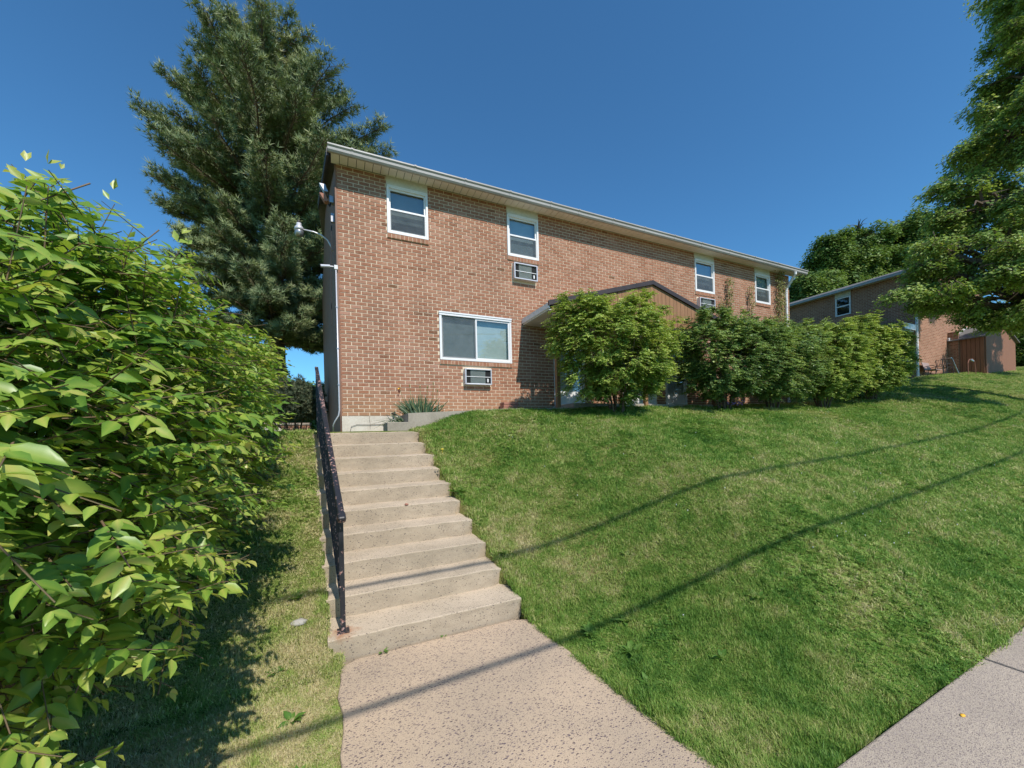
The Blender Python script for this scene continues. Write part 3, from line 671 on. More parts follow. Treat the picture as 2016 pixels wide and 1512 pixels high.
def ac(a, b, c, d):
    mb = MB(); rect_frame(mb, a, b, c, d, .028, -.115, .03); u = mb.build('air_conditioner', 'conduit', bd, bevel=.006)
    MB().box(a + .029, b - .029, -.075, -.07, c + .029, d - .029).build('grille_back', 'screen_body', u)
    MB().box(a + .029, a + .13, -.082, -.076, c + .029, d - .029).build('dark_panel', 'black_dark', u)
    MB().box(b - .15, b - .029, -.082, -.076, c + .029, d - .029).build('dark_panel', 'black_dark', u)
    z_ = c + .05; mb = MB()
    while z_ < d - .04: mb.box(a + .13, b - .15, -.086, -.077, z_, z_ + .006); z_ += .014
    mb.build('louvre', 'screen_body', u)
    MB().box(a + .029, b - .029, -.098, -.09, (c + d) / 2 - .006, (c + d) / 2 + .006).build('cross_bar', 'white', u)
    MB().box(b - .115, b - .08, -.11, -.09, c + .06, c + .14).build('latch', 'white', u, bevel=.006)
    MB().box(a + .01, b - .01, -.02, .35, c + .01, d - .01).build('sleeve', 'galv', u)
for r_ in AC: ac(*r_)

# doors in the porch
for k, (a, b) in enumerate([(4.82, 5.74), (6.98, 8.20), (8.56, 9.42)]):
    mb = MB(); rect_frame(mb, a + .002, b - .002, 2.335, 4.398, .055, -.01, .09); dr = mb.build('door', 'white', bd, bevel=.004)
    MB().box(a + .058, b - .058, .02, .05, 2.39, 2.66).build('kick_panel', 'white', dr)
    mb = MB(); rect_frame(mb, a + .058, b - .058, 2.66, 4.34, .05, .02, .05); mb.box(a + .1, b - .1, .022, .048, 3.42, 3.46); mb.build('door_frame', 'door', dr)
    MB().add([(a + .1, .035, 2.70), (b - .1, .035, 2.70), (b - .1, .035, 4.30), (a + .1, .035, 4.30)], [(0, 1, 2, 3)]).build('pane', 'glass', dr)
    MB().box(a, b, .085, .1, 2.3, 4.4).build('door_leaf', 'door', dr)
    MB().tube([(b - .13, .0, 3.35), (b - .13, -.04, 3.35), (b - .13, -.04, 3.25), (b - .13, .0, 3.25)], .008, 6).build('handle', 'galv', dr)

# body of the building, gable end, roof
HX = -.45; DEP = 8.0
mb = MB(); mb.add([(LEN, 0.01, 1.5), (LEN, DEP, 1.5), (LEN, DEP, 7.0), (LEN, 0.01, 7.0), (HX, DEP, 1.5), (HX, DEP, 7.0)], [(0, 1, 2, 3), (1, 4, 5, 2)]); mb.add([(LEN, .0, 7.0), (LEN, DEP, 7.0), (LEN, DEP / 2, 8.3)], [(0, 1, 2)])
mb.build('rear_wall', 'far_brick', bd)
# gable end clad in wide brown boards
def roofz(y): return 7.0 + 1.3 * (1 - abs(y - DEP / 2) / (DEP / 2))
ys = np.linspace(0.0, DEP, 27)
for y0, y1 in zip(ys[:-1], ys[1:]):
    x0, x1 = HX * y0 / DEP, HX * y1 / DEP; dx = .022; g0 = y0 + .008
    xg = HX * g0 / DEP
    if y0 == 0: g0 = .0; xg = 0
    MB().add([(xg - dx, g0, 1.72), (x1 - dx, y1, 1.72), (x1 - dx, y1, roofz(y1) - .06), (xg - dx, g0, roofz(g0) - .06), (xg + .02, g0, 1.72), (x1 + .02, y1, 1.72), (x1 + .02, y1, roofz(y1) - .06), (xg + .02, g0, roofz(g0) - .06)],
             [(1, 0, 3, 2), (0, 4, 7, 3), (5, 1, 2, 6), (4, 5, 6, 7), (0, 1, 5, 4), (2, 3, 7, 6)]).build('siding_board', 'brown', bd)
MB().box(-.03, -.004, -.012, .05, 1.80, 7.0).build('corner_trim', 'brown', bd)
# roof slopes with overhang, soffit panels, fascia, gutter
EA = .33; ZS = 7.035
XL = -.14
mb = MB(); RZ = 8.42
for sgn in (0, 1):
    ya, yb = (-EA - .04, DEP / 2) if sgn == 0 else (DEP + EA, DEP / 2)
    mb.add([(XL, ya, 7.115), (LEN + .35, ya, 7.115), (LEN + .35, yb, RZ), (XL - .3, yb, RZ), (XL, ya, 7.08), (LEN + .35, ya, 7.08), (LEN + .35, yb, RZ - .06), (XL - .3, yb, RZ - .06)],
           [(0, 1, 2, 3), (7, 6, 5, 4), (0, 4, 5, 1), (3, 7, 4, 0), (1, 5, 6, 2)])
mb.build('roof', 'shingle', bd)
mb = MB(); mb.add([(XL - .02, -EA, 7.08), (XL - .02, -EA, 6.93), (XL - .3, DEP / 2, RZ - .22), (XL - .3, DEP / 2, RZ - .06), (XL + .02, -EA, 7.08), (XL + .02, -EA, 6.93), (XL - .26, DEP / 2, RZ - .22), (XL - .26, DEP / 2, RZ - .06)],
                  [(0, 1, 2, 3), (7, 6, 5, 4), (0, 4, 5, 1), (1, 5, 6, 2), (3, 2, 6, 7)]).build('rake_board', 'darktrim', bd)
x = -.09; 
while x < LEN + .3:
    x1 = min(x + .152, LEN + .33)
    MB().box(x + .005, x1 - .005, -EA, -.004 if x > -.0 else .02, ZS, ZS + .012).build('soffit_panel', 'soffit', bd)
    x = x1
MB().box(-.10, LEN + .34, -EA, .02, ZS + .016, ZS + .02).build('soffit_deck', 'black_dark', bd)
MB().box(-.11, LEN + .34, -EA - .02, -EA, 6.985, 7.10).build('fascia', 'cream', bd)
# K-style gutter in lengths with seams
prof = [(-EA - .021, 6.975), (-EA - .06, 6.975), (-EA - .085, 7.005), (-EA - .09, 7.05), (-EA - .115, 7.075), (-EA - .115, 7.10), (-EA - .10, 7.10), (-EA - .10, 7.088), (-EA - .021, 7.088)]
gx = [-.14, .28, 1.45, 2.5, 3.55, 4.6, 5.4, 6.45, 7.5, 8.6, 9.7, 10.9, 12.1, 13.3, LEN + .36]
for p, q in zip(gx[:-1], gx[1:]):
    mb = MB(); mb.prism([(y, z_) for y, z_ in prof], p, q); mb.build('gutter', 'gutter', bd)
    if p > 0:
        MB().prism([((y + .35) * 1.06 - .353, (z_ - 7.03) * 1.07 + 7.03) for y, z_ in prof], p - .018, p + .018).build('gutter_seam', 'gutter', bd)
# downspout
MB().tube([(14.30, -.40, 6.97), (14.30, -.40, 6.90), (14.34, -.30, 6.80), (14.36, -.09, 6.55), (14.36, -.06, 6.45), (14.36, -.06, 2.4)], .042, 8).build('downspout', 'white', bd, smooth=False)

# porch roof over the doors
pz0, pzr, px0, pxm, px1, pd = 4.33, 5.17, 3.99, 6.86, 9.73, 1.25
porch = MB()
for xa, xb, za, zb in ((px0, pxm, pz0, pzr), (pxm, px1, pzr, pz0)):
    porch.add([(xa, -pd - .03, za + .09), (xb, -pd - .03, zb + .09), (xb, -.0, zb + .09), (xa, -.0, za + .09), (xa, -pd - .03, za + .05), (xb, -pd - .03, zb + .05), (xb, -.0, zb + .05), (xa, -.0, za + .05)],
              [(0, 1, 2, 3), (7, 6, 5, 4), (0, 4, 5, 1), (3, 2, 6, 7), (0, 3, 7, 4), (1, 5, 6, 2)])
pr = porch.build('porch_roof', 'tanshingle', bd)
# scalloped gable of vertical boards
x = px0 + .06
while x < px1 - .06:
    x1 = min(x + .125, px1 - .06)
    def zt(t): return pz0 + .02 + (pzr - pz0) * (1 - abs(t - pxm) / (pxm - px0))
    zb_ = 4.20; j = random.uniform(0, .004)
    pts = [(x + .004, zb_), (x1 - .004, zb_), (x1 - .004, max(zt(x1), zb_ + .02)), (x + .004, max(zt(x), zb_ + .02))]
    MB().prism(pts, -pd - j, -pd + .02, 'y').build('siding_board', 'sidinglight', pr); x = x1
for xa, xb, za, zb in ((px0 - .04, pxm, pz0 - .0, pzr), (pxm, px1 + .04, pzr, pz0 - .0)):
    MB().add([(xa, -pd - .05, za + .10), (xb, -pd - .05, zb + .10), (xb, -pd - .05, zb + .0), (xa, -pd - .05, za + .0), (xa, -pd - .012, za + .10), (xb, -pd - .012, zb + .10), (xb, -pd - .012, zb), (xa, -pd - .012, za)],
             [(3, 2, 1, 0), (4, 5, 6, 7), (0, 1, 5, 4), (2, 3, 7, 6), (0, 4, 7, 3), (1, 2, 6, 5)]).build('rake_trim', 'darktrim', pr)
MB().box(px0 - .025, px0 + .0, -pd - .01, -.012, 4.29, 4.40).build('eave_fascia', 'white', pr)
MB().box(px1 + .0, px1 + .025, -pd - .01, -.012, 4.29, 4.40).build('eave_fascia', 'white', pr)
MB().box(px0, px1, -pd + .022, -.012, 4.255, 4.29).build('porch_ceiling', 'cream', pr)
MB().box(px0 + .05, px1 - .05, -pd - .005, -pd + .0, 4.14, 4.20).build('beam_trim', 'darktrim', pr)
for x_ in (4.33, 6.86, 9.35):
    MB().box(x_ - .045, x_ + .045, -1.0, -.91, 2.20, 4.255).build('porch_post', 'sidinglight', pr, bevel=.005)
MB().box(7.00, 7.06, -.80, -.74, 2.3, 4.25).build('porch_post', 'sidinglight', pr)

# ------------------------------------------------------------------ fixtures on the left gable
fl = empty('floodlight', (-.06, .35, 6.5), label='twin head floodlight high on the brown gable end', cat='floodlight'); fl['_o'] = (-.06, .35, 6.5)
MB().box(-.13, -.05, .30, .42, 6.42, 6.56).build('mount_box', 'galv', fl, bevel=.006)
for zc, mm, tl in ((6.66, 'galv', .5), (6.47, 'reddish', .5)):
    hx = -.22
    mb = MB(); mb.add([(hx - .09, .26, zc + .08), (hx + .02, .26, zc + .08), (hx + .08, .26, zc - .07), (hx + .0, .26, zc - .07), (hx - .09, .40, zc + .09), (hx + .02, .40, zc + .09), (hx + .08, .40, zc - .06), (hx + .0, .40, zc - .06)],
                      [(0, 3, 2, 1), (4, 5, 6, 7), (0, 1, 5, 4), (2, 3, 7, 6), (1, 2, 6, 5), (3, 0, 4, 7)]); mb.build('lamp_head', mm, fl, bevel=.006)
    MB().tube([(hx + .07, .34, zc - .08), (-.13, .34, zc - .12), (-.09, .36, 6.50)], .016, 6).build('knuckle', 'darktrim', fl)
MB().box(-.11, -.05, .33, .40, 6.05, 6.22).build('sensor_box', 'galv', fl)
MB().tube([(-.10, .45, 6.02), (-.13, .5, 5.2), (-.15, .5, 4.0)], .012, 6).build('cable', 'cable_black', fl)
la = empty('yard_light', (-.12, .8, 5.7), label='small grey yard light on a curved arm off the left wall', cat='lamp'); la['_o'] = (-.12, .8, 5.7)
MB().tube([(-.10, .8, 5.66), (-.12, .8, 5.76), (-.18, .8, 5.87), (-.30, .8, 5.96), (-.45, .8, 6.0), (-.66, .8, 6.01)], .016, 8).build('arm', 'conduit', la, smooth=True)
MB().lathe((-.71, .8, 5.86), [(.05, 0), (.075, .015), (.082, .08), (.08, .11)], 18).build('lens', 'galv', la, smooth=True)
MB().lathe((-.71, .8, 5.975), [(.086, 0), (.086, .05), (.06, .09), (.045, .11), (.045, .15)], 18).build('housing', 'conduit', la, smooth=True)
MB().lathe((-.71, .8, 6.125), [(.028, 0), (.035, .05), (.02, .06)], 12).build('photocell', 'darktrim', la, smooth=True)
sc = empty('security_camera', (-.06, -.02, 5.0), label='white bullet security camera at the corner of the brick wall', cat='security camera'); sc['_o'] = (-.06, -.02, 5.0)
MB().box(-.075, -.01, -.065, -.014, 4.94, 5.02).build('junction_box', 'white', sc, bevel=.006)
MB().tube([(-.085, -.045, 4.985), (-.17, -.05, 4.98)], .014, 8).build('bracket', 'conduit', sc)
MB().tube([(-.15, -.05, 4.985), (-.31, -.08, 4.955)], .027, 12).build('camera_body', 'conduit', sc)
MB().tube([(-.311, -.08, 4.955), (-.318, -.081, 4.953)], .022, 12).build('camera_lens', 'black_dark', sc)
cd = empty('conduit', (-.03, -.04, 2.1), label='thin grey conduit running down the building corner below the camera', cat='conduit'); cd['_o'] = (-.03, -.04, 2.1)
MB().tube([(-.045, -.045, 4.93), (-.045, -.045, 2.45), (-.045, -.045, 2.22), (-.06, -.04, 2.12), (-.13, -.02, 2.0), (-.16, .05, 1.93), (-.16, .1, 1.8)], .013, 8).build('pipe', 'conduit', cd, smooth=True)
for z_ in (4.2, 3.4, 2.7): MB().box(-.065, -.025, -.062, -.012, z_, z_ + .02).build('strap', 'galv', cd)

# ------------------------------------------------------------------ second building, porch and shed up the hill
KX, KY = 23.4, -.27
b2 = empty('distant_brick_building', (KX, KY, 3.7), label='second brick apartment building up the hill behind the shade tree', cat='building'); b2['_o'] = (KX, KY, 3.7)
z0, z1 = 3.2, 8.42; W2 = (-(-1.98), 2.70, 7.24, 8.36)   # window span in Y on the shaded face
hole = [(1.98, 2.66, 7.24, 8.40), (-.10, .62, 3.80, 5.75)]
mb = MB()
for a, b, c, d in wall_rects(KY, 9.5, z0, z1, hole): mb.add([(KX, a, c), (KX, b, c), (KX, b, d), (KX, a, d)], [(0, 3, 2, 1)])
for a, b, c, d in hole:
    mb.add([(KX, a, c), (KX, b, c), (KX + .12, b, c), (KX + .12, a, c)], [(0, 1, 2, 3)]); mb.add([(KX, a, d), (KX, b, d), (KX + .12, b, d), (KX + .12, a, d)], [(3, 2, 1, 0)])
    mb.add([(KX, a, c), (KX, a, d), (KX + .12, a, d), (KX + .12, a, c)], [(0, 1, 2, 3)]); mb.add([(KX, b, c), (KX, b, d), (KX + .12, b, d), (KX + .12, b, c)], [(3, 2, 1, 0)])
mb.add([(KX, KY, z0), (KX + 8, KY, z0), (KX + 8, KY, z1), (KX, KY, z1)], [(0, 1, 2, 3)]); mb.add([(KX, KY, z1), (KX + 8, KY, z1), (KX + 4, KY, z1 + 1.25)], [(0, 1, 2)])
mb.add([(KX + 8, KY, z0), (KX + 8, 9.5, z0), (KX + 8, 9.5, z1), (KX + 8, KY, z1)], [(0, 1, 2, 3)]); mb.add([(KX, 9.5, z0), (KX + 8, 9.5, z0), (KX + 8, 9.5, z1), (KX, 9.5, z1)], [(3, 2, 1, 0)])
mb.build('wall', 'far_brick', b2)
mb = MB(); mb.box(3.0 + KX - 26.4, 0, 0, 0, 0, 0) if False else None
mb.add([(KX - .32, KY - .25, 8.50), (KX - .32, 9.8, 8.50), (KX + 4, 9.8, 9.85), (KX + 4, KY - .25, 9.85), (KX + 8.32, 9.8, 8.50), (KX + 8.32, KY - .25, 8.50),
        (KX - .32, KY - .25, 8.43), (KX - .32, 9.8, 8.43), (KX + 4, 9.8, 9.78), (KX + 4, KY - .25, 9.78), (KX + 8.32, 9.8, 8.43), (KX + 8.32, KY - .25, 8.43)],
       [(0, 3, 2, 1), (3, 5, 4, 2), (6, 7, 8, 9), (9, 8, 10, 11), (0, 1, 7, 6), (0, 6, 9, 3), (3, 9, 11, 5)])
mb.build('roof', 'shingle', b2)
MB().box(KX - .30, KX - .002, KY - .2, 9.7, 8.395, 8.42).build('soffit', 'cream', b2)
MB().box(KX - .42, KX - .31, KY - .25, 9.8, 8.36, 8.47).build('gutter', 'gutter', b2)
MB().box(KX - .03, KX + .02, 1.99, 2.65, 8.16, 8.394).build('header_panel', 'cream', b2)
mb = MB()
for q in ((2.0, 2.05), (2.59, 2.64)): mb.box(KX - .03, KX + .05, q[0], q[1], 7.24, 8.15)
for q in ((7.24, 7.29), (7.68, 7.73), (8.10, 8.15)): mb.box(KX - .028, KX + .05, 2.05, 2.59, q[0], q[1])
wf = mb.build('window', 'white', b2)
MB().add([(KX + .02, 2.05, 7.29), (KX + .02, 2.59, 7.29), (KX + .02, 2.59, 8.1), (KX + .02, 2.05, 8.1)], [(0, 3, 2, 1)]).build('pane', 'glass', wf)
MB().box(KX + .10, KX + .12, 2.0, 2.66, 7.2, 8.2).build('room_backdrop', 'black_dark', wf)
mb = MB()
for q in ((-.10, -.03), (.55, .62)): mb.box(KX - .02, KX + .06, q[0], q[1], 3.80, 5.75)
mb.box(KX - .02, KX + .06, -.03, .55, 5.68, 5.75); df = mb.build('door', 'white', b2)
MB().box(KX + .02, KX + .05, -.03, .55, 3.80, 5.68).build('door_leaf', 'door', df)
MB().box(KX + .012, KX + .019, .1, .42, 4.9, 5.45).build('pane', 'black_dark', df)
MB().box(KX - .02, KX + .001, .85, 1.7, 3.8, 5.6).build('door', 'door', b2)
pc = MB().prism([(KY + .0, 5.80), (KY + .0, 6.02), (2.4, 6.5), (2.4, 6.42)], KX - 1.0, KX - .01).build('porch_roof', 'shingle', b2)
MB().box(KX - 1.03, KX - .01, KY - .06, KY - .01, 5.80, 6.05).build('porch_fascia', 'white', pc)
MB().box(KX - 1.0, KX - .01, KY + .01, 2.3, 5.74, 5.79).build('porch_ceiling', 'cream', pc)
MB().box(KX - .95, KX - .87, KY + .9, KY + .98, 3.6, 5.74).build('porch_post', 'sidinglight', pc)
MB().tube([(KX + .06, KY - .06, 8.3), (KX + .06, KY - .06, 3.75)], .05, 8).build('downspout', 'white', b2)
MB().box(KX + 3.46, KX + 3.62, KY - .35, KY - .002, 3.6, 6.0).build('brick_wing', 'far_brick', b2)

sx0, sx1, syf = 26.95, 30.8, -1.42
zs0, zsE, zsR = 3.75, 5.62, 6.35; sm = (sx0 + sx1) / 2
sh = empty('wooden_shed', (sm, -.8, 4.0), label='reddish brown board shed with grey gabled roof beside the distant building', cat='shed'); sh['_o'] = (sm, -.8, 4.0)
def board_run(x0, x1, n, fixed, axis, ztop):
    for k in range(n):
        a = x0 + (x1 - x0) * k / n; b = x0 + (x1 - x0) * (k + 1) / n; e = .006 * (1 if b > a else -1)
        if axis == 'y': pts = [(a + e, zs0 - .3), (b - e, zs0 - .3), (b - e, ztop(b)), (a + e, ztop(a))]; MB().prism(pts, fixed - .02, fixed + .02, 'y').build('siding_board', 'shedwood', sh)
        else: MB().box(fixed - .02, fixed + .02, min(a, b) + .006, max(a, b) - .006, zs0 - .3, ztop(a)).build('siding_board', 'shedwood', sh)
board_run(sx0 + .021, sx1 - .021, 26, syf, 'y', lambda t: zsE + (zsR - zsE) * (1 - abs(t - sm) / (sm - sx0)) - .02)
board_run(syf + .021, -.3, 8, sx0, 'x', lambda t: zsE - .02)
board_run(syf + .021, -.3, 8, sx1, 'x', lambda t: zsE - .02)
mb = MB(); ov = .12
for s_ in (-1, 1):
    xe = sm + s_ * (sm - sx0 + .2); ze = zsE - (zsR - zsE) * .2 / (sm - sx0)
    mb.add([(xe, syf - ov, ze + .05), (sm, syf - ov, zsR + .05), (sm, -.28, zsR + .05), (xe, -.28, ze + .05), (xe, syf - ov, ze), (sm, syf - ov, zsR), (sm, -.28, zsR), (xe, -.28, ze)],
           [(0, 1, 2, 3), (7, 6, 5, 4), (0, 4, 5, 1), (3, 2, 6, 7), (0, 3, 7, 4)])
mb.build('roof', 'shingle', sh)
MB().add([(sx0 - .2, -.30, zsE - .03), (sx0 - .2, -.30, zsE + .09), (sm, -.30, zsR + .10), (sm, -.30, zsR - .02), (sx0 - .2, -.36, zsE - .03), (sx0 - .2, -.36, zsE + .09), (sm, -.36, zsR + .10), (sm, -.36, zsR - .02)],
         [(3, 2, 1, 0), (4, 5, 6, 7), (0, 1, 5, 4), (1, 2, 6, 5), (3, 0, 4, 7)]).build('flashing', 'white', sh)

# patio furniture
def gz(x, y): return float(G(x, -y))
bn = empty('patio_bench', (24.05, -.62, gz(24.05, -.62)), label='low patio bench with a faded pinkish sling back against the far brick wall', cat='bench'); bo = (24.05, -.62, gz(24.05, -.62)); bn['_o'] = bo; bn.scale = (.72, .72, .72)
bx, by, bz = bo
MB().add([(bx - .45, by + .2, bz + .35), (bx + .45, by + .2, bz + .35), (bx + .48, by + .34, bz + .85), (bx - .48, by + .34, bz + .85), (bx - .45, by + .23, bz + .35), (bx + .45, by + .23, bz + .35), (bx + .48, by + .37, bz + .85), (bx - .48, by + .37, bz + .85)],
         [(0, 1, 2, 3), (7, 6, 5, 4), (0, 4, 5, 1), (3, 2, 6, 7), (0, 3, 7, 4), (1, 5, 6, 2)]).build('backrest', 'pinkchair', bn)
MB().box(bx - .45, bx + .45, by - .25, by + .2, bz + .32, bz + .36).build('seat', 'pinkchair', bn)
for s_ in (-1, 1):
    MB().tube([(bx + s_ * .5, by - .28, bz), (bx + s_ * .5, by - .28, bz + .5), (bx + s_ * .5, by - .15, bz + .58), (bx + s_ * .5, by + .1, bz + .56), (bx + s_ * .49, by + .3, bz + .5)], .018, 6).build('armrest', 'darktrim', bn)
    MB().tube([(bx + s_ * .48, by + .33, bz), (bx + s_ * .48, by + .2, bz + .36)], .018, 6).build('leg', 'darktrim', bn)
def patio_chair(x, y, rz, label):
    o = empty('patio_chair', (x, y, gz(x, y)), label=label, cat='chair'); o.rotation_euler.z = rz
    for s_ in (-1, 1):
        MB().tube([(s_ * .27, -.28, 0), (s_ * .27, -.2, .42), (s_ * .27, .2, .44), (s_ * .27, .32, .95)], .018, 6).build('side_frame', 'darktrim', o)
        MB().tube([(s_ * .28, -.22, .42), (s_ * .29, -.26, .62), (s_ * .29, -.1, .67), (s_ * .28, .24, .64)], .016, 6).build('armrest', 'darktrim', o)
        MB().tube([(s_ * .27, .36, 0), (s_ * .27, .16, .43)], .018, 6).build('leg', 'darktrim', o)
    o.scale = (.68, .68, .68)
    MB().box(-.26, .26, -.2, .2, .425, .44).build('seat', 'darktrim', o)
    mb = MB()
    for k in range(5): mb.tube([(-.2 + .1 * k, .21, .46), (-.2 + .1 * k, .31, .92)], .010, 5)
    mb.tube([(-.27, .32, .95), (.27, .32, .95)], .016, 6); mb.build('backrest', 'darktrim', o)
    return o
patio_chair(24.75, -.78, 1.2, 'dark metal patio chair standing just left of the wooden shed')
fc = empty('folding_frame', (25.0, -1.0, gz(25.0, -1.0)), label='pale folding metal frame leaning in front of the shed side', cat='metal frame'); fo = (25.0, -1.0, gz(25.0, -1.0)); fc['_o'] = fo
MB().bar((fo[0] - .25, fo[1], fo[2] + .68), (fo[0] + .25, fo[1] - .05, fo[2]), .035, .025).build('leg', 'galv', fc)
MB().bar((fo[0] - .25, fo[1] + .3, fo[2] + .68), (fo[0] + .1, fo[1] + .35, fo[2]), .03, .03).build('leg', 'galv', fc)
MB().bar((fo[0] - .28, fo[1], fo[2] + .69), (fo[0] - .22, fo[1] + .33, fo[2] + .69), .08, .04).build('cross_bar', 'galv', fc)
ga = empty('garden_arch', (25.6, -1.35, gz(25.6, -1.35)), label='low rusty wire arch on the grass in front of the shed', cat='garden frame'); go = (25.6, -1.35, gz(25.6, -1.35)); ga['_o'] = go
MB().tube([(go[0] - .4, go[1], go[2]), (go[0] - .4, go[1], go[2] + .5), (go[0] - .25, go[1], go[2] + .66), (go[0] + .15, go[1], go[2] + .7), (go[0] + .35, go[1], go[2] + .6), (go[0] + .43, go[1], go[2] + .3), (go[0] + .46, go[1], go[2])], .011, 6).build('hoop', 'reddish', ga)
MB().bar((go[0] - .1, go[1], go[2] + .66), (go[0] + .2, go[1], go[2] + .61), .05, .05).build('cross_bar', 'galv', ga)

# ------------------------------------------------------------------ things at the left
rw = empty('concrete_wall_end', (-1.55, 1.9, 1.7), label='short weathered concrete wall end sloping down beside the shrub', cat='wall'); rw['_o'] = (-1.55, 1.9, 1.7)
MB().prism([(-1.62, 1.6), (-1.62, 2.12), (-1.50, 2.12), (-1.38, 2.04), (-1.18, 1.88), (-1.08, 1.87), (-1.08, 1.6)], 1.4, 1.75, 'y').build('wall_body', 'foundation', rw, bevel=.02)
lw = empty('low_brick_wall', (-2.5, 7, 1.4), label='low reddish brick wall in the background behind the juniper', cat='wall'); lw['_o'] = (-2.5, 7, 1.4)
MB().box(-5.5, -.9, 6.8, 7.1, .5, 2.15).build('wall_body', 'far_brick', lw); MB().box(-5.52, -.88, 6.77, 7.13, 2.155, 2.22).build('coping', 'concrete', lw)

# brick stack, stones, pebble, leaf
bs = empty('stacked_pavers', (3.48, -.16, 2.21), label='small stack of reddish pavers at the foot of the brick wall', cat='pavers'); bs['_o'] = (3.48, -.16, 2.21)
for k in range(3): MB().box(3.31 + random.uniform(-.01, .01), 3.66 + random.uniform(-.012, .012), -.30, -.06, 2.222 + k * .058, 2.274 + k * .058).build('paver', 'reddish', bs, bevel=.006)
def rock(name, x, y, z, r, m, label, cat, sz=(1, .7, .45), seed=0):
    rr = np.random.default_rng(seed); mb = MB(); prof = []
    n, s_ = 7, 5
    vs = []; fs = []
    for i in range(s_ + 1):
        ph = math.pi * i / s_
        for j in range(n):
            a = 2 * math.pi * j / n; q = r * (1 + rr.uniform(-.18, .18))
            vs.append((x + q * math.sin(ph) * math.cos(a) * sz[0], y + q * math.sin(ph) * math.sin(a) * sz[1], z + q * math.cos(ph) * sz[2]))
    for i in range(s_):
        for j in range(n): fs.append((i * n + j, i * n + (j + 1) % n, (i + 1) * n + (j + 1) % n, (i + 1) * n + j))
    mb.add(vs, fs); return mb.build(name, m, None, smooth=True, label=label, cat=cat)
rock('stone', -.42, -4.66, gz(-.42, -4.66) + .012, .06, 'stone', 'pale flat stone in the grass left of the bottom step', 'stone', seed=3)
rock('pebble', .62, -3.5, .885, .022, 'reddish', 'small reddish brown pebble lying on the middle stair', 'pebble', (1, .7, .6), 4)
rock('fallen_leaf', 3.05, -7.22, .045, .018, 'petal_y', 'small orange leaf fallen on the grey sidewalk', 'leaf', (1, .6, .3), 5)

# ------------------------------------------------------------------ overhead cables (their shadows cross the lawn)
def cable(name, a, b, r, sag, label, grp):
    a = Vector(a); b = Vector(b); pts = []
    for k in range(33):
        t = k / 32; p = a.lerp(b, t); p.z -= sag * 4 * t * (1 - t); pts.append(p)
    MB().tube(pts, r, 6).build(name, 'cable_black', None, label=label, cat='cable', group=grp)
#CABLES
cable('overhead_cable', (-20, -11.5, 6.58), (35, -11.5, 11.85), .023, 2.04, 'lower overhead utility cable along the street, casting the nearer shadow line across the lawn', 'overhead cables along the street')
cable('overhead_cable', (-20, -11.5, 9.54), (35, -11.5, 13.6), .027, 2.95, 'upper overhead utility cable along the street, casting the farther shadow line across the lawn', 'overhead cables along the street')

# ------------------------------------------------------------------ broadleaf shrubs
def pads(lobes, npad, per, r_, rad, thick, shell, zmin, inner, bump):
    C, Dn = crown_surface(lobes, npad, r_, shell, zmin=zmin, inner=inner, bump=bump)
    R = rad * r_.uniform(.6, 1.25, npad); k = np.repeat(np.arange(npad), per); N = len(k)
    a = r_.uniform(0, 6.283, N); q = np.sqrt(r_.uniform(0, 1, N)); off = np.stack([np.cos(a) * q, np.sin(a) * q], 1) * R[k][:, None]
    P = C[k].copy(); P[:, :2] += off; P[:, 2] += r_.normal(0, thick, N) - .45 * q * q * R[k] + .35 * (off * Dn[k][:, :2]).sum(1) * 0
    D = nrmz(np.stack([np.cos(a) * q, np.sin(a) * q, -.12 * np.ones(N)], 1) + Dn[k] * np.array([.9, .9, .25]) + r_.normal(0, .2, (N, 3)))
    return P, D, r_.normal(0, .10, npad)[k]
def stems(root, n, h, spread, r0, seed, par, lean=(0, 0)):
    rr = random.Random(seed); bx, by, bz = root
    for k in range(n):
        a = rr.uniform(0, 2 * math.pi); e = rr.uniform(.3, 1) * spread; pts = []; m_ = 6
        for i in range(m_):
            t = i / (m_ - 1); pts.append((bx + (.12 * math.cos(a)) + (e * math.cos(a) + lean[0]) * t ** 1.2 + rr.gauss(0, .03) * t, by + .12 * math.sin(a) + (e * math.sin(a) + lean[1]) * t ** 1.2 + rr.gauss(0, .03) * t, bz - .05 + h * t * rr.uniform(.93, 1.0)))
        MB().tube(pts, [r0 * (1 - .8 * i / (m_ - 1)) for i in range(m_)], 6).build('stem', 'bark', par)
def twig_mesh(name, p, d, L, droop, r, m, par):
    """thin 3-sided twigs under sprays"""
    N = len(p); up = np.array([[0, 0, 1.]]); s1 = nrmz(np.cross(d, up)); s2 = np.cross(s1, d); Vv = []; tone = np.full(N * 6, .5)
    for t, rr_ in ((0, r), (1, r * .5)):
        c = p + d * (L * t)[:, None]; c[:, 2] -= droop * L * t * t * .5
        for k in range(3):
            a = 2 * math.pi * k / 3; Vv.append(c + (s1 * math.cos(a) + s2 * math.sin(a)) * rr_)
    Vv = np.stack(Vv, 1).reshape(-1, 3); base = (np.arange(N) * 6)[:, None, None]
    F_ = np.array([[0, 1, 4, 3], [1, 2, 5, 4], [2, 0, 3, 5]])[None] + base
    o = bpy.data.objects.new(name, npmesh(name, Vv, F_.reshape(-1, 4), tone, m)); link(o, par); o['kind'] = 'stuff'; return o
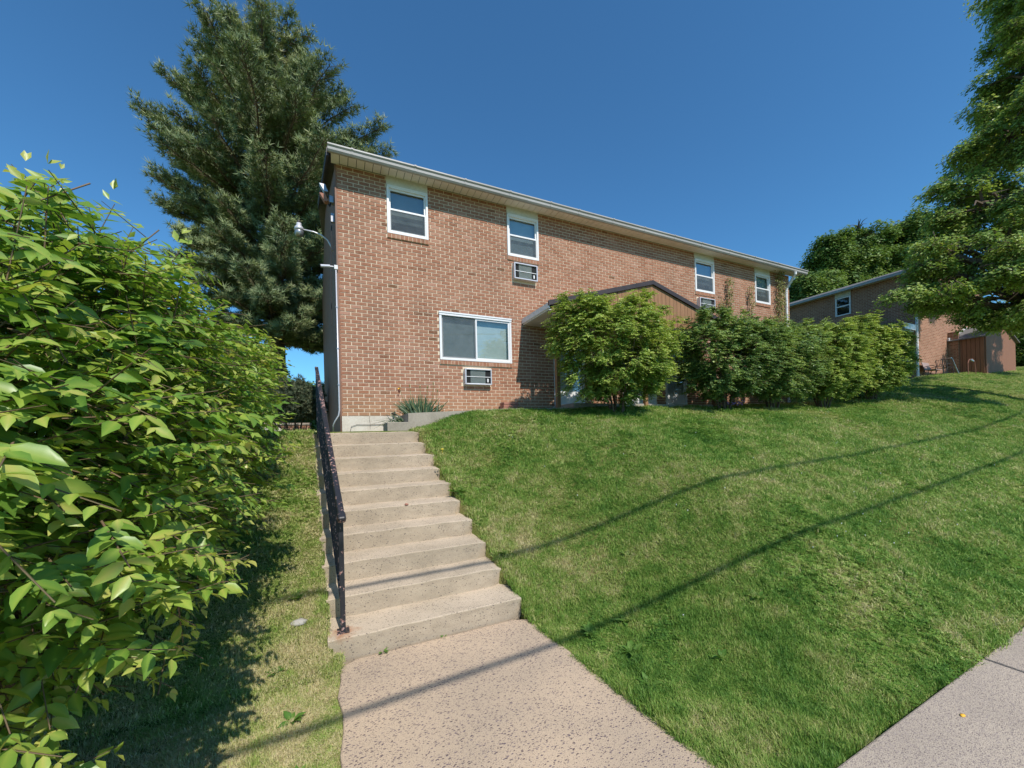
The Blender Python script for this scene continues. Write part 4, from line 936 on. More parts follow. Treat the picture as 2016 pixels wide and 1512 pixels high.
def leaf_parts(T, P, D, Nn, SZ, TN, count, m, par, stuffname='leaves'):
    """the leaves nearest the camera are single parts, the rest one mass"""
    c = np.array(CAM); fwd = np.array([.4196, .9077, 0]); rel = P - c; depth = rel @ fwd
    sx = (rel @ np.array([.9077, -.4196, 0])) / np.maximum(depth, .01)
    vis = (depth > .25) & (abs(sx) < 1.36) & (rel[:, 2] / np.maximum(depth, .01) > -.92)
    score = np.where(vis, SZ / np.maximum(np.linalg.norm(rel, axis=1), .2), 0)
    # exclude leaves buried inside by keeping those with the largest apparent size first
    idx = np.argsort(-score); big = idx[:count]; rest = idx[count:]
    tv, tf = T; me = []
    for q in range(6):
        mm = npmesh('leaf', np.array(tv, float), np.array(tf), np.full(len(tv), .2 + .13 * q) + RIB, m); me.append(mm)
    x, y, z = basis(D[big], Nn[big])
    for i, k in enumerate(big):
        o = bpy.data.objects.new('leaf', me[int(np.clip((TN[k] - .14) / .13, 0, 5))]); link(o, par)
        M4 = Matrix(((x[i][0], y[i][0], z[i][0], P[k][0]), (x[i][1], y[i][1], z[i][1], P[k][1]), (x[i][2], y[i][2], z[i][2], P[k][2]), (0, 0, 0, 1)))
        o.matrix_local = M4 @ Matrix.Scale(SZ[k], 4)
    far = np.linalg.norm(P[rest] - c, axis=1) > 2.3
    for nm_, T_, sel in ((stuffname, T, rest[~far]), ('back_' + stuffname, LEAF_MID, rest[far])):
        scatter(nm_, T_, P[sel], D[sel], Nn[sel], SZ[sel], TN[sel], m, par, kind='stuff')

# near shrub: two big rounded masses arching over the grass strip
near = empty('large_shrub', (0, 0, 0), label='huge leafy yellow green shrub filling the left foreground beside the stairs', cat='shrub')
LN = [(-1.78, -6.25, 1.55, 1.28, 1.15, 1.05), (-1.62, -4.95, 1.85, 1.18, 1.1, 1.25), (-2.6, -5.6, 1.8, 1.2, 1.3, 1.2), (-1.35, -5.6, 2.25, .75, .8, .62)]
r1 = np.random.default_rng(11)
P, Dn = crown_surface(LN, 5800, r1, (.5, 1.0), zmin=.42, inner=.62, bump=.10)
Dd = nrmz(Dn * np.array([1, 1, .55]) + np.array([0, 0, .12]) + r1.normal(0, .34, P.shape))
Lg = r1.uniform(.22, .46, len(P)); P0 = P - Dd * (Lg * .75)[:, None]
A_ = sprays(P0, Dd, Lg, 12, .084, r1, droop=.55, base=.50, tipb=.34, hang=.30, outn=.55, nr=.5, sv=(.6, 1.25))
keep = np.linalg.norm(A_[0] - np.array(CAM), axis=1) > 1.15
keep &= A_[0][:, 0] < -.34
A_ = [q[keep] for q in A_]
# upright shoots on top
SP = np.array([(-1.28, -6.32, 2.25), (-1.12, -6.25, 2.2), (-1.35, -5.9, 2.45), (-1.22, -5.55, 2.6), (-1.15, -6.0, 2.3), (-1.05, -5.3, 2.55), (-1.5, -5.2, 2.75), (-1.0, -5.75, 2.3), (-1.45, -6.1, 2.4), (-1.2, -4.8, 2.65), (-1.35, -4.6, 2.7)])
SD = nrmz(np.array([(-.05, .1, 1), (.10, .05, 1), (-.2, .0, 1), (.25, .1, 1), (.1, -.1, 1), (.35, 0, .9), (.05, .1, 1), (.5, .1, .8), (-.3, 0, 1), (.3, .2, .9), (.1, .2, 1)], dtype=float))
SL = np.array([.55, .5, .45, .42, .5, .4, .5, .35, .5, .5, .45])
B_ = sprays(SP, SD, SL, 14, .085, r1, droop=.0, up=(.3, -.5, .3), base=.5, tipb=.35, hang=-.1, start=.0)
A_ = [np.concatenate([q, q2]) for q, q2 in zip(A_, B_)]
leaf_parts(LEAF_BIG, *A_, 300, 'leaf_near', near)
twig_mesh('twigs', np.concatenate([P0[Dd[:, 0] * 0 + P[:, 0] < -.5], SP]), np.concatenate([Dd[P[:, 0] < -.5], SD]), np.concatenate([Lg[P[:, 0] < -.5], SL]), .4, .0035, 'twig', near)
stems((-1.75, -5.7, gz(-1.75, -5.7)), 14, 2.0, .85, .03, 5, near)

def shrub(root, lobes, n, K, leaf, m, label, seed, hm=(0, 0), tpl=LEAF_SM, group=None, Lr=(.2, .36), zmin=None, nst=9, base=.38, tipb=.35, flatz=.45, bump=.14, nm='burning_bush', xmax=None):
    o = empty(nm, (0, 0, 0), label=label, cat='bush', group=group); r_ = np.random.default_rng(seed)
    P, Dd, pt = pads(lobes, max(60, n // 14), 14, r_, .15, .05, (.50, 1.0), zmin, .55, bump)
    Lg = r_.uniform(*Lr, len(P)) * .75; P0 = P - Dd * (Lg * .8)[:, None]
    A = sprays(P0, Dd, Lg, K, leaf, r_, droop=.35, base=base, tipb=tipb, hang=.12, nr=.38)
    A[4] = A[4] + np.tile(pt, K)
    if xmax is not None:
        k_ = A[0][:, 0] < xmax - .42 * np.clip((2.45 - A[0][:, 2]) / .6, 0, 1); A = [q[k_] for q in A]
        k_ = (P0 + Dd * Lg[:, None])[:, 0] < xmax - .1 - .42 * np.clip((2.45 - P0[:, 2]) / .6, 0, 1); P0, Dd, Lg = P0[k_], Dd[k_], Lg[k_]
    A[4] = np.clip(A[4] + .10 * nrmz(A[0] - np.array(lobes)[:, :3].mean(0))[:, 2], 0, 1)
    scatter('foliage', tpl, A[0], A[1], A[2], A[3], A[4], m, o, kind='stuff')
    h = max(l[2] for l in lobes) - root[2]
    stems(root, nst, h, max(l[3] for l in lobes) * .7, .022, seed, o, )
    twig_mesh('twigs', P0[::2], Dd[::2], Lg[::2], .3, .004, 'twig', o)
    return o
GB = 'burning bushes in a row in front of the porch'
shrub((-1.65, -3.1, gz(-1.6, -3.1)), [(-1.55, -3.25, 1.95, 1.10, 1.1, 1.18), (-1.75, -2.3, 2.25, 1.0, 1.0, 1.0), (-2.5, -3.2, 2.1, 1.0, 1.2, 1.2)], 5200, 10, .066, 'leaf_near', 'finer leaved yellow green shrub just behind the huge foreground shrub', 21, zmin=1.15, base=.5, nm='shrub', xmax=-.47)
def gr(x, y): return gz(x, y)
shrub((5.25, -1.85, gr(5.25, -1.85)), [(5.05, -1.95, 3.45, 1.42, 1.05, 1.10), (4.35, -1.95, 3.75, .80, .75, .72), (5.55, -1.95, 3.80, .95, .85, .80), (5.25, -1.95, 2.95, .85, .8, .70), (5.8, -1.95, 3.2, .80, .7, .7)], 8000, 12, .055, 'leaf_bush', 'largest round green bush, nearest the big window, hiding the porch doors', 31, group=GB, zmin=2.3, base=.5)
shrub((8.75, -1.7, gr(8.6, -1.6)), [(8.7, -1.8, 3.55, 1.45, 1.0, 1.08), (8.1, -1.8, 3.8, .85, .8, .75), (9.5, -1.8, 3.45, .9, .85, .8), (8.6, -1.8, 3.0, 1.2, .8, .65), (9.7, -1.8, 3.9, .7, .7, .6)], 7600, 12, .056, 'leaf_bush2', 'darker round bush second in the row, below the window over the porch', 32, group=GB, zmin=2.48, base=.42)
shrub((10.6, -1.75, gr(10.6, -1.6)), [(10.7, -1.85, 3.55, 1.15, .9, 1.0), (10.4, -1.85, 3.9, .7, .7, .6), (11.3, -1.9, 3.2, .9, .7, .7), (10.3, -1.9, 3.0, .9, .7, .6), (11.6, -1.9, 3.9, .7, .7, .6)], 7400, 10, .060, 'leaf_bush2', 'middle bush of the row with layered grey green sprays', 33, group=GB, zmin=2.42, base=.46)
shrub((13.0, -1.75, gr(12.9, -1.6)), [(12.9, -1.85, 3.75, 1.15, .9, 1.12), (13.4, -1.9, 4.15, .75, .7, .65), (12.5, -1.9, 3.2, .95, .7, .7), (13.5, -1.9, 3.2, .95, .7, .75), (14.1, -1.9, 3.9, .7, .7, .7)], 7400, 10, .063, 'leaf_bush', 'fourth bush in the row, standing by the building corner', 34, group=GB, zmin=2.5, base=.46)
shrub((15.8, -1.75, gr(15.8, -1.55)), [(15.7, -1.85, 3.95, 1.4, .95, 1.15), (15.0, -1.9, 4.5, .85, .7, .72), (16.4, -1.9, 3.9, .95, .7, .9), (15.6, -1.9, 3.35, 1.3, .8, .65)], 7400, 10, .067, 'leaf_bush', 'rightmost bush of the row, yellow green on top, near the distant porch', 35, group=GB, zmin=2.68, base=.48)

# ------------------------------------------------------------------ vine shoots on the facade
def vine(x, z0_, z1_, label, seed, wd=.2, dens=26):
    r_ = random.Random(seed); o = empty('climbing_vine', (0, 0, 0), label=label, cat='vine', group='vine shoots on the brick wall')
    rp_ = []; 
    for q in range(3):
        pts = []; n = 12
        for i in range(n): pts.append((x + wd * .5 * math.sin(i * .9 + q * 2 + seed) * (1 - i / n) + .03 * q, -.06 - .02 * q, z0_ + (z1_ - z0_) * (1 - .2 * q) * i / (n - 1)))
        MB().tube(pts, .007, 4).build('stem', 'twig', o); rp_ += pts
    rr = np.random.default_rng(seed); N = int(dens * (z1_ - z0_) * 6); zz = rr.uniform(z0_, z1_, N); spread = wd * (1.1 - .5 * (zz - z0_) / (z1_ - z0_))
    Pp = np.stack([x + rr.normal(0, 1, N) * spread * .55, -.07 - rr.uniform(0, .12, N), zz], 1)
    scatter('foliage', LEAF_MID, Pp, nrmz(rr.normal(0, .7, (N, 3)) + [0, -.2, -.6]), rr.normal(0, .5, (N, 3)) + [0, -1, .5], rr.uniform(.05, .10, N), rr.uniform(.2, .9, N), 'vine', o, kind='stuff')
vine(13.95, 4.3, 7.25, 'tall green vine climbing beside the last window up to the gutter', 3, .30, 60)
vine(11.3, 4.3, 6.45, 'brownish vine shoot on the brick between the two right windows', 4, .18, 22)
vine(12.35, 4.3, 6.35, 'thin vine shoot just left of the last window', 5, .14, 20)
vine(10.95, 4.2, 5.7, 'short reddish vine shoot right of the air conditioner over the bushes', 6, .22, 20)
vine(13.1, 4.1, 5.25, 'low spreading tangle of vine under the last window', 7, .9, 60)

# ------------------------------------------------------------------ trees
def trunk(par, pts, rads, m='bark', name='trunk'): MB().tube(pts, rads, 12).build(name, m, par, smooth=True)
# white pine behind the left corner
TX, TY = -2.35, 10.8; TZ = gz(TX, TY)
pine = empty('pine_tree', (0, 0, 0), label='tall dark green pine tree rising behind the left end of the brick building', cat='tree')
trunk(pine, [(TX, TY, TZ - .3), (TX + .05, TY, 6), (TX - .1, TY, 12), (TX - .15, TY, 16), (TX - .2, TY, 18.8)], [.36, .30, .2, .1, .03])
r2 = np.random.default_rng(5); RI = np.array([.4196 * 0 + .9077, -.4196, 0]); FW = np.array([.4196, .9077, 0])   # view-parallel directions only used to shape the lopsided crown
bp, bdr, tp, tdr, tt = [], [], [], [], []
NL = 185; mbk = []
for k in range(NL):
    h = 5.7 + (18.3 - 5.7) * (k / NL) ** 1.12 + r2.uniform(-.25, .25); az = k * 2.399 + r2.uniform(-.35, .35)
    dr = np.array([math.cos(az), math.sin(az), 0]); side = dr @ RI
    R = np.interp(h, [4, 6, 8, 9.7, 11.7, 13.8, 15.9, 18, 19.2, 20.2], [2.8, 3.2, 4.0, 4.5, 4.3, 3.8, 2.7, 1.6, 1.0, .6])
    if side < -.75 and 12.4 < h < 13.8: R *= 1.05
    elif side < -.2 and h > 6: R *= .84
    if side > .2 and 10.5 < h < 13.5: R *= 1.22
    if side < 0 and h < 9: R *= .9
    R *= r2.uniform(.72, 1.12); up0 = np.interp(h, [5, 12, 16, 20], [-.14, .02, .2, .5]); upt = np.interp(h, [5, 12, 16, 20], [.10, .16, .28, .45])
    o0 = np.array([TX - .15 * h / 20, TY, h]); pts = []; n = 9
    for i in range(n):
        t = i / (n - 1); pts.append(o0 + dr * R * t + np.array([0, 0, R * (up0 * t + upt * t * t)]) + r2.normal(0, .05, 3) * t)
    mbk.append(pts)
    nb = int(14 + R * 12)
    for j in range(nb):
        t = .22 + .78 * (j + r2.random()) / nb; i0 = min(int(t * (n - 1)), n - 2); f = t * (n - 1) - i0; b0 = pts[i0] * (1 - f) + pts[i0 + 1] * f
        dirl = (pts[i0 + 1] - pts[i0]); dirl /= np.linalg.norm(dirl); sdv = np.cross(dirl, [0, 0, 1]); sdv /= np.linalg.norm(sdv)
        sg = 1 if j % 2 else -1; bd_ = dirl * .75 + sdv * sg * r2.uniform(.5, .95) + np.array([0, 0, r2.uniform(-.02, .28)]); bd_ /= np.linalg.norm(bd_)
        Lb = (.30 + .22 * R * (1 - t * .8)) * r2.uniform(.6, 1.1)
        bp.append(b0); bdr.append(bd_ * Lb); m_ = max(4, int(Lb / .060))
        for q in range(m_):
            s = (q + 1) / m_
            if s < .25: continue
            pp = b0 + bd_ * Lb * s + np.array([0, 0, .12 * Lb * s * s]) + r2.normal(0, .06, 3)
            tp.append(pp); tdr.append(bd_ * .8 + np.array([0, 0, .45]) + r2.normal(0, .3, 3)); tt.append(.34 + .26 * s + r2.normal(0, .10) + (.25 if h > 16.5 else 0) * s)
mb = MB()
for pts in mbk: mb.tube(pts, list(np.linspace(.055, .012, 9)), 5, False)
mb.build('limbs', 'bark', pine, kind='stuff')
bp = np.array(bp); bdr = np.array(bdr); Lb = np.linalg.norm(bdr, axis=1); twig_mesh('twigs', bp, bdr / Lb[:, None], Lb, -.1, .010, 'bark', pine)
tp = np.array(tp); tdr = np.array(tdr); tt = np.clip(np.array(tt), 0, 1)
scatter('needles', needles(8, 1.0, .062, 1.1, 1), tp, tdr, r2.normal(0, 1, tp.shape), r2.uniform(.17, .28, len(tp)), tt, 'needle', pine, kind='stuff')
print('pine tufts', len(tp))

def leafy_tree(name, label, root, lobes, n, K, leaf, m, seed, tr, group=None, zmin=None, base=.38, Lr=(.5, .9), tpl=LEAF_SM, flatn=1., bump=.2, inner=.55, shell=(.62, 1.), freq=2.2, vis=None, hang=.25, pad=.75):
    o = empty(name, (0, 0, 0), label=label, cat='tree', group=group); r_ = np.random.default_rng(seed)
    P, Dd, pt = pads(lobes, n // 40, 40, r_, pad, pad * .22, shell, zmin, inner, bump)
    Lg = r_.uniform(*Lr, len(P)); P0 = P - Dd * (Lg * .7)[:, None]
    A = sprays(P0, Dd, Lg, K, leaf, r_, droop=.5, base=base, tipb=.25, hang=hang, flatn=flatn, nr=.4); A[4] = np.clip(A[4] + np.tile(pt, K), 0, 1)
    A[0] += r_.normal(0, leaf * .5, A[0].shape); A[3] *= r_.uniform(.7, 1.25, len(A[3]))
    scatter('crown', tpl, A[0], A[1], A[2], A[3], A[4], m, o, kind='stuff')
    twig_mesh('twigs', P0[::2], Dd[::2], Lg[::2], .4, .010, 'bark', o)
    h = root[2]; top = max(l[2] for l in lobes)
    trunk(o, [root, (root[0], root[1], root[2] + (top - h) * .35), (root[0] + .1, root[1], top - (top - h) * .2)], [tr, tr * .75, tr * .3])
    rr = random.Random(seed); mb = MB()
    for l in [x for x in lobes if x[3] > .75 or len(lobes) < 20]:
        a = Vector((root[0], root[1], max(root[2] + 1.5, l[2] - l[5] * .9))); b_ = Vector(l[:3]); 
        mb.tube([a, a.lerp(b_, .5) + Vector((0, 0, -.2)), b_], [tr * .5, tr * .35, tr * .15], 6, False)
        for q in range(9):
            e = Vector((l[0] + l[3] * .8 * rr.uniform(-1, 1), l[1] + l[4] * .8 * rr.uniform(-1, 1), l[2] + l[5] * .75 * rr.uniform(-1, 1))); mb.tube([b_.lerp(a, rr.uniform(0, .5)), b_.lerp(e, .5) + Vector((0, 0, .1)), e], [tr * .18, tr * .1, .012], 5, False)
    mb.build('limbs', 'bark', o, kind='stuff'); return o
# shade tree at the right edge
RX, RY = 20.6, -4.4; RZ = gz(RX, RY)
def cv(px, py, depth):           # helper: direction through the picture turned into a place at that distance
    a = px - 1008; b = py - 852; c, s = math.cos(.025), math.sin(.025); u_ = a * c - b * s; v_ = a * s + b * c
    X = u_ / 750 * depth; Zh = 1.7 - v_ / 750 * depth
    return (-.118 + X * .9077 + depth * .4196, -8.12 - X * .4196 + depth * .9077, Zh)
LT = []; r8 = random.Random(12)
for px, py, dep, r_, rv in [(1985, 572, 14.0, 1.8, .95), (1905, 545, 14.0, 1.8, 1.25), (1842, 578, 14.2, 1.1, .55), (1865, 500, 14.3, 1.1, .9), (1950, 470, 14.0, 1.9, 1.5), (2005, 380, 14.2, 1.9, 1.5), (1925, 400, 14.3, 1.3, 1.1), (2060, 260, 14.8, 2.3, 1.8), (1990, 260, 14.8, 1.3, 1.1), (2050, 140, 15.2, 1.9, 1.6), (2075, 10, 15.4, 1.9, 1.8), (2100, -110, 15.6, 1.9, 2.0),
                            (2060, 545, 13.4, 1.3, 1.1), (2090, 600, 13.2, 1.2, .7), (2130, 300, 15.0, 2.2, 1.8), (2150, 120, 15.6, 2.2, 2.2), (2300, 400, 17.5, 1.5, 1.5), (2260, 120, 15.6, 1.6, 1.6)]:
    k9 = .82; c = cv(px, py, dep * k9); LT.append((c[0], c[1], c[2], r_ * k9 * .86, r_ * k9 * .86, rv * k9 * .9))
    for q in range(6):
        a_ = r8.uniform(0, 6.283); e_ = r8.uniform(-.7, .9); h_ = math.sqrt(1 - e_ * e_ * .8); f_ = r8.uniform(.22, .42)
        LT.append((c[0] + math.cos(a_) * h_ * r_ * k9 * .85, c[1] + math.sin(a_) * h_ * r_ * k9 * .85, c[2] + e_ * rv * k9 * .85, r_ * f_, r_ * f_, rv * f_ * .6))
leafy_tree('shade_tree', 'big dense shade tree overhanging the lawn at the right edge', (RX, RY, RZ - .2), LT, 24000, 10, .115, 'leaf_tree', 41, .3, bump=.22, shell=(.6, 1.0), Lr=(.22, .5), base=.58, hang=.35, inner=.70, pad=.40)
# maples beyond the second building
for i, (px, py, dep, r_, rv, lab) in enumerate([(1625, 545, 40, 3.4, 3.4, 'leftmost round maple behind the gutter end of the brick building'), (1685, 525, 41, 3.4, 3.8, 'middle maple rising behind the distant brick building'), (1745, 515, 42, 4.0, 4.2, 'tallest maple behind the distant brick building, beside the shade tree'), (1590, 590, 37, 2.2, 2.6, 'low maple foliage between the two brick buildings')]):
    c = cv(px, py, dep); r9 = random.Random(i)
    lob = [(c[0], c[1], c[2], r_ * .8, r_ * .8, rv * .8)] + [(c[0] + r9.uniform(-1, 1) * r_ * .85, c[1] - r9.uniform(0, 1) * r_ * .6, c[2] + r9.uniform(-.6, .85) * rv, r_ * .30, r_ * .30, rv * .20) for _ in range(26)]
    leafy_tree('maple_tree', lab, (c[0], c[1], gz(c[0], c[1]) - .3), lob, 4400, 10, .31, 'leaf_far', 50 + i, .3, group='maples behind the distant building', pad=1.0, base=.5, Lr=(.4, .8), bump=.25, inner=.7)
# dark growth right of the shed
for i, (px, py, dep, r_, rv, lab) in enumerate([(2030, 700, 24, 1.9, 2.4, 'dark evergreen shrub mass at the right edge beyond the shed'), (2035, 620, 26, 2.4, 3.0, 'dark tree behind the shed at the right edge')]):
    c = cv(px, py, dep); lob = [(c[0], c[1], c[2], r_, r_, rv), (c[0] + 1.5, c[1], c[2] - .5, r_, r_, rv)]
    leafy_tree('background_tree', lab, (c[0], c[1], gz(c[0], c[1]) - .3), lob, 2600, 10, .24, 'leaf_tree', 60 + i, .15, base=.28, Lr=(.4, .8), inner=.5)
# left background: juniper, distant trees below the pine
def juniper(px, py, dep, r_, rv, label, seed, n=900):
    c = cv(px, py, dep); o = empty('juniper', (0, 0, 0), label=label, cat='bush'); rj = np.random.default_rng(seed)
    lob = [(c[0], c[1], c[2], r_, r_, rv), (c[0] - r_ * .6, c[1], c[2] - rv * .3, r_ * .7, r_ * .7, rv * .7), (c[0] + r_ * .5, c[1] + .1, c[2] - rv * .2, r_ * .7, r_ * .7, rv * .6)]
    P, Dn = crown_surface(lob, n * 7, rj, (.6, 1.05), zmin=c[2] - rv * .85, bump=.25)
    scatter('foliage', needles(9, 1., .07, .8, 3), P, Dn + rj.normal(0, .5, P.shape) + [0, 0, .3], rj.normal(0, 1, P.shape), rj.uniform(.08, .15, len(P)), np.clip(rj.normal(.5, .2, len(P)), 0, 1), 'juniper', o, kind='stuff')
    g0 = gz(c[0], c[1]); stems((c[0], c[1], g0), 6, max(.4, c[2] - g0), r_ * .9, .04, seed, o)
juniper(572, 790, 11.5, .75, .6, 'grey green juniper bush behind the short concrete wall end', 71)
juniper(652, 790, 15, .6, .7, 'pale green juniper peeking out beside the brown gable wall', 72, 500)
for i, (px, py, dep, r_, rv, lab) in enumerate([(470, 770, 24, 3.2, 2.6, 'dark background tree low behind the left shrubs'), (590, 800, 30, 2.6, 2.4, 'dark background tree seen between the handrail and the left shrubs'), (300, 740, 26, 4, 3.4, 'background tree hidden mostly by the foreground shrub'), (640, 810, 34, 2.6, 2.4, 'low dark tree by the foot of the gable wall, far behind')]):
    c = cv(px, py, dep); lob = [(c[0], c[1], c[2], r_, r_, rv), (c[0] + r_ * .7, c[1], c[2] - rv * .3, r_ * .7, r_, rv * .7)]
    leafy_tree('background_tree', lab, (c[0], c[1], gz(c[0], c[1]) - .5), lob, 2600, 10, .34, 'leaf_far', 80 + i, .2, base=.3, Lr=(.5, 1.), inner=.5)

# ------------------------------------------------------------------ small plants
def iris():
    o = empty('iris_clump', (0, 0, 0), label='clump of sword leaved iris with one orange bloom at the foot of the brick wall', cat='plant'); r_ = random.Random(9)
    V_ = []; mb = MB()
    for k in range(210):
        x = r_.gauss(1.36, .21); y = -.46 + r_.gauss(0, .10); h = r_.uniform(.2, .44); a = (x - 1.42) * 2.6 + r_.gauss(0, .22); b = r_.gauss(0, .3); z0_ = 1.97 + .10 * max(0, (x - 1.1))
        if x < 1.12: z0_ = 1.945
        else: z0_ = 2.10
        w_ = r_.uniform(.010, .017); n = 4; pts = []
        for i in range(n + 1):
            t = i / n; pts.append((x + math.sin(a) * h * t + .18 * a * h * t * t, y + math.sin(b) * h * t, z0_ + h * t * math.cos(a * .8) - .35 * abs(a) * h * t * t))
        vs = []; fs = []
        for i, p in enumerate(pts):
            ww = w_ * (1 - (i / n) ** 2) + .0012; vs += [(p[0] - ww, p[1], p[2]), (p[0] + ww, p[1] + .004, p[2])]
        for i in range(n): fs.append((2 * i, 2 * i + 1, 2 * i + 3, 2 * i + 2))
        mb.add(vs, fs, r_.uniform(.1, .8))
    mb.build('leaf_blades', 'iris', o, kind='stuff')
    mb = MB()
    for (x, z1_, dx) in ((1.20, 2.62, -.17), (1.27, 2.68, -.04), (1.45, 2.66, -.02), (1.55, 2.66, .03), (1.66, 2.74, .04), (1.72, 2.60, .06)):
        MB().tube([(x + (.06 if dx < 0 else 0), -.42, 2.1), (x + dx * .5, -.43, (2.1 + z1_) / 2), (x + dx, -.44, z1_)], .004, 5).build('stalk', 'vine', o)
        MB().lathe((x + dx, -.44, z1_ - .02), [(.004, 0), (.012, .015), (.010, .035), (.002, .05)], 6).build('bud', 'vine', o)
    c = Vector((1.03, -.44, 2.63)); 
    for k in range(6):
        a = k * math.pi / 3; d_ = Vector((math.cos(a), math.sin(a) * .8, .5 if k % 2 else -.35)); s_ = d_.cross(Vector((0, 0, 1))).normalized() * .024
        m_ = c + d_ * .03; e = c + d_ * .058 + Vector((0, 0, -.01)); MB().add([c, m_ + s_, e, m_ - s_], [(0, 1, 2, 3)]).build('petal', 'petal_y', o)
    MB().lathe((1.02, -.45, 2.53), [(.005, 0), (.018, .02), (.022, .05), (.01, .08)], 7).build('wilted_bloom', 'petal_d', o); MB().lathe((1.0, -.45, 2.46), [(.003, 0), (.014, .02), (.008, .05)], 7).build('wilted_bloom', 'petal_d', o)
iris()
def rosette(x, y, r_, n, label, seed, z=None, elong=1.):
    rr = np.random.default_rng(seed); z = gz(x, y) if z is None else z; a = rr.uniform(0, 6.28, n)
    P = np.stack([x + .01 * np.cos(a), y + .01 * np.sin(a), np.full(n, z + .015)], 1); D = np.stack([np.cos(a), np.sin(a), rr.uniform(.25, .9, n)], 1)
    o = scatter('broadleaf_weed', LEAF_BIG, P, D, np.tile([[0, 0, 1.]], (n, 1)) + rr.normal(0, .15, (n, 3)), rr.uniform(.7, 1.2, n) * r_ * .8, rr.uniform(.3, .9, n), 'weed', None, label=label, cat='weed', group='broad leaved weeds in the lawn'); return o
WL = [(-.46, -4.45, .09, 12, 'bright green weed rosette just left of the bottom stairs'), (-.40, -5.45, .08, 10, 'weed rosette left of the walk edge near the stair foot'), (-.33, -5.9, .07, 9, 'small weed at the left edge of the pinkish walk'),
      (1.30, -3.3, .13, 16, 'tall weed tuft growing at the right end of a middle stair'), (1.46, -4.35, .08, 10, 'weed beside the right end of the lower stairs'), (1.75, -5.55, .12, 14, 'broad weed right of the walk near the stairs'), (1.85, -5.9, .11, 12, 'second broad weed along the right side of the walk'),
      (2.05, -5.6, .10, 12, 'weed rosette in the grass a step right of the walk'), (1.72, -6.2, .09, 10, 'weed at the walk edge near the sidewalk'), (3.0, -6.1, .09, 10, 'weed rosette in the lawn near the sidewalk'), (1.3, -2.2, .07, 9, 'small weed beside the upper stairs'), (-.55, -5.0, .07, 9, 'small weed in the shade line left of the bottom step'),
      (2.6, -5.0, .08, 9, 'weed rosette in the middle of the near lawn'), (2.3, -6.3, .08, 9, 'weed rosette between the walk and the sidewalk')]
for k, (x, y, r_, n, lab) in enumerate(WL): rosette(x, y, r_, n, lab, 100 + k)
rosette(.66, -4.985, .03, 8, 'tiny weed in the joint at the foot of the bottom step', 130, z=.0); rosette(.18, -4.985, .04, 12, 'patch of tiny weeds at the foot of the bottom step near the handrail', 131, z=.0)
rosette(1.18, -2.83, .05, 8, 'small dark weed growing on the fourth stair from the top', 132, z=1.22)
MB().lathe((1.36, -2.35, gz(1.36, -2.35) + .06), [(.003, -.06), (.003, 0), (.022, .004), (.018, .014)], 10).build('dandelion', 'petal_yy', None, label='single yellow dandelion in the grass by the upper stairs', cat='flower')
mb = MB(); rr = random.Random(4)
vf = empty('violet_flowers', (0, 0, 0), label='patch of small violet flowers under the second bush', cat='flowers')
for k in range(40):
    x = 9.6 + rr.uniform(-.45, .45); y = -1.25 + rr.uniform(-.12, .12); mb.lathe((x, y, gz(x, y) + rr.uniform(.08, .28)), [(.002, -.01), (.022, .0), (.018, .02)], 5)
mb.build('blossoms', 'petal_p', vf, kind='stuff')
mb = MB(); 
for k in range(90):
    x = rr.uniform(2.3, 12); y = -rr.uniform(2.2, 6.6); mb.lathe((x, y, gz(x, y) + .045), [(.002, -.01), (.006, 0), (.004, .005)], 5)
mb.build('clover_blossoms', 'white', None, label='scattered tiny white clover blossoms in the lawn', cat='flowers', kind='stuff')

# ------------------------------------------------------------------ grass
src = bpy.data.collections.new('grass_tufts')
def tuft(seed, kind):
    r_ = random.Random(seed); V_, F_, T_ = [], [], []
    nb = 15
    for k in range(nb):
        a = r_.uniform(0, 6.283); rad = r_.uniform(0, .036); x, y = rad * math.cos(a), rad * math.sin(a)
        if kind == 'blade':
            h = r_.uniform(.014, .040); ln = r_.uniform(.2, 1.2) * h; b = r_.uniform(0, 6.283); w_ = r_.uniform(.0011, .0021); pa = b + 1.57
            dx, dy = math.cos(b), math.sin(b); px, py = math.cos(pa) * w_, math.sin(pa) * w_; q = len(V_)
            V_ += [(x - px, y - py, -.005), (x + px, y + py, -.005), (x + dx * ln * .35 + px * .9, y + dy * ln * .35 + py * .9, h * .6), (x + dx * ln * .35 - px * .9, y + dy * ln * .35 - py * .9, h * .6), (x + dx * ln, y + dy * ln, h * r_.uniform(.75, 1.0))]
            F_ += [(q, q + 1, q + 2), (q, q + 2, q + 3), (q + 3, q + 2, q + 4)]; T_ += [r_.gauss(.2, .35)] * 5
        else:
            if k > 8: break
            h = r_.uniform(.010, .026); q = len(V_); t_ = r_.gauss(-.15, .3)
            for s_ in range(3):
                b = a + s_ * 2.094; c_, d_ = math.cos(b), math.sin(b); l_ = .009
                q = len(V_); V_ += [(x, y, h), (x + c_ * l_ - d_ * l_ * .55, y + d_ * l_ + c_ * l_ * .55, h + .002), (x + c_ * l_ + d_ * l_ * .55, y + d_ * l_ - c_ * l_ * .55, h + .002)]; F_.append((q, q + 2, q + 1)); T_ += [t_] * 3
    me = bpy.data.meshes.new('tuft'); me.from_pydata(V_, [], F_); at = me.attributes.new('tone', 'FLOAT', 'POINT'); at.data.foreach_set('value', T_); me.materials.append(M['grass'])
    o = bpy.data.objects.new('%s_tuft' % kind, me); src.objects.link(o)
for k in range(7): tuft(k, 'blade')
for k in range(3): tuft(50 + k, 'clover')
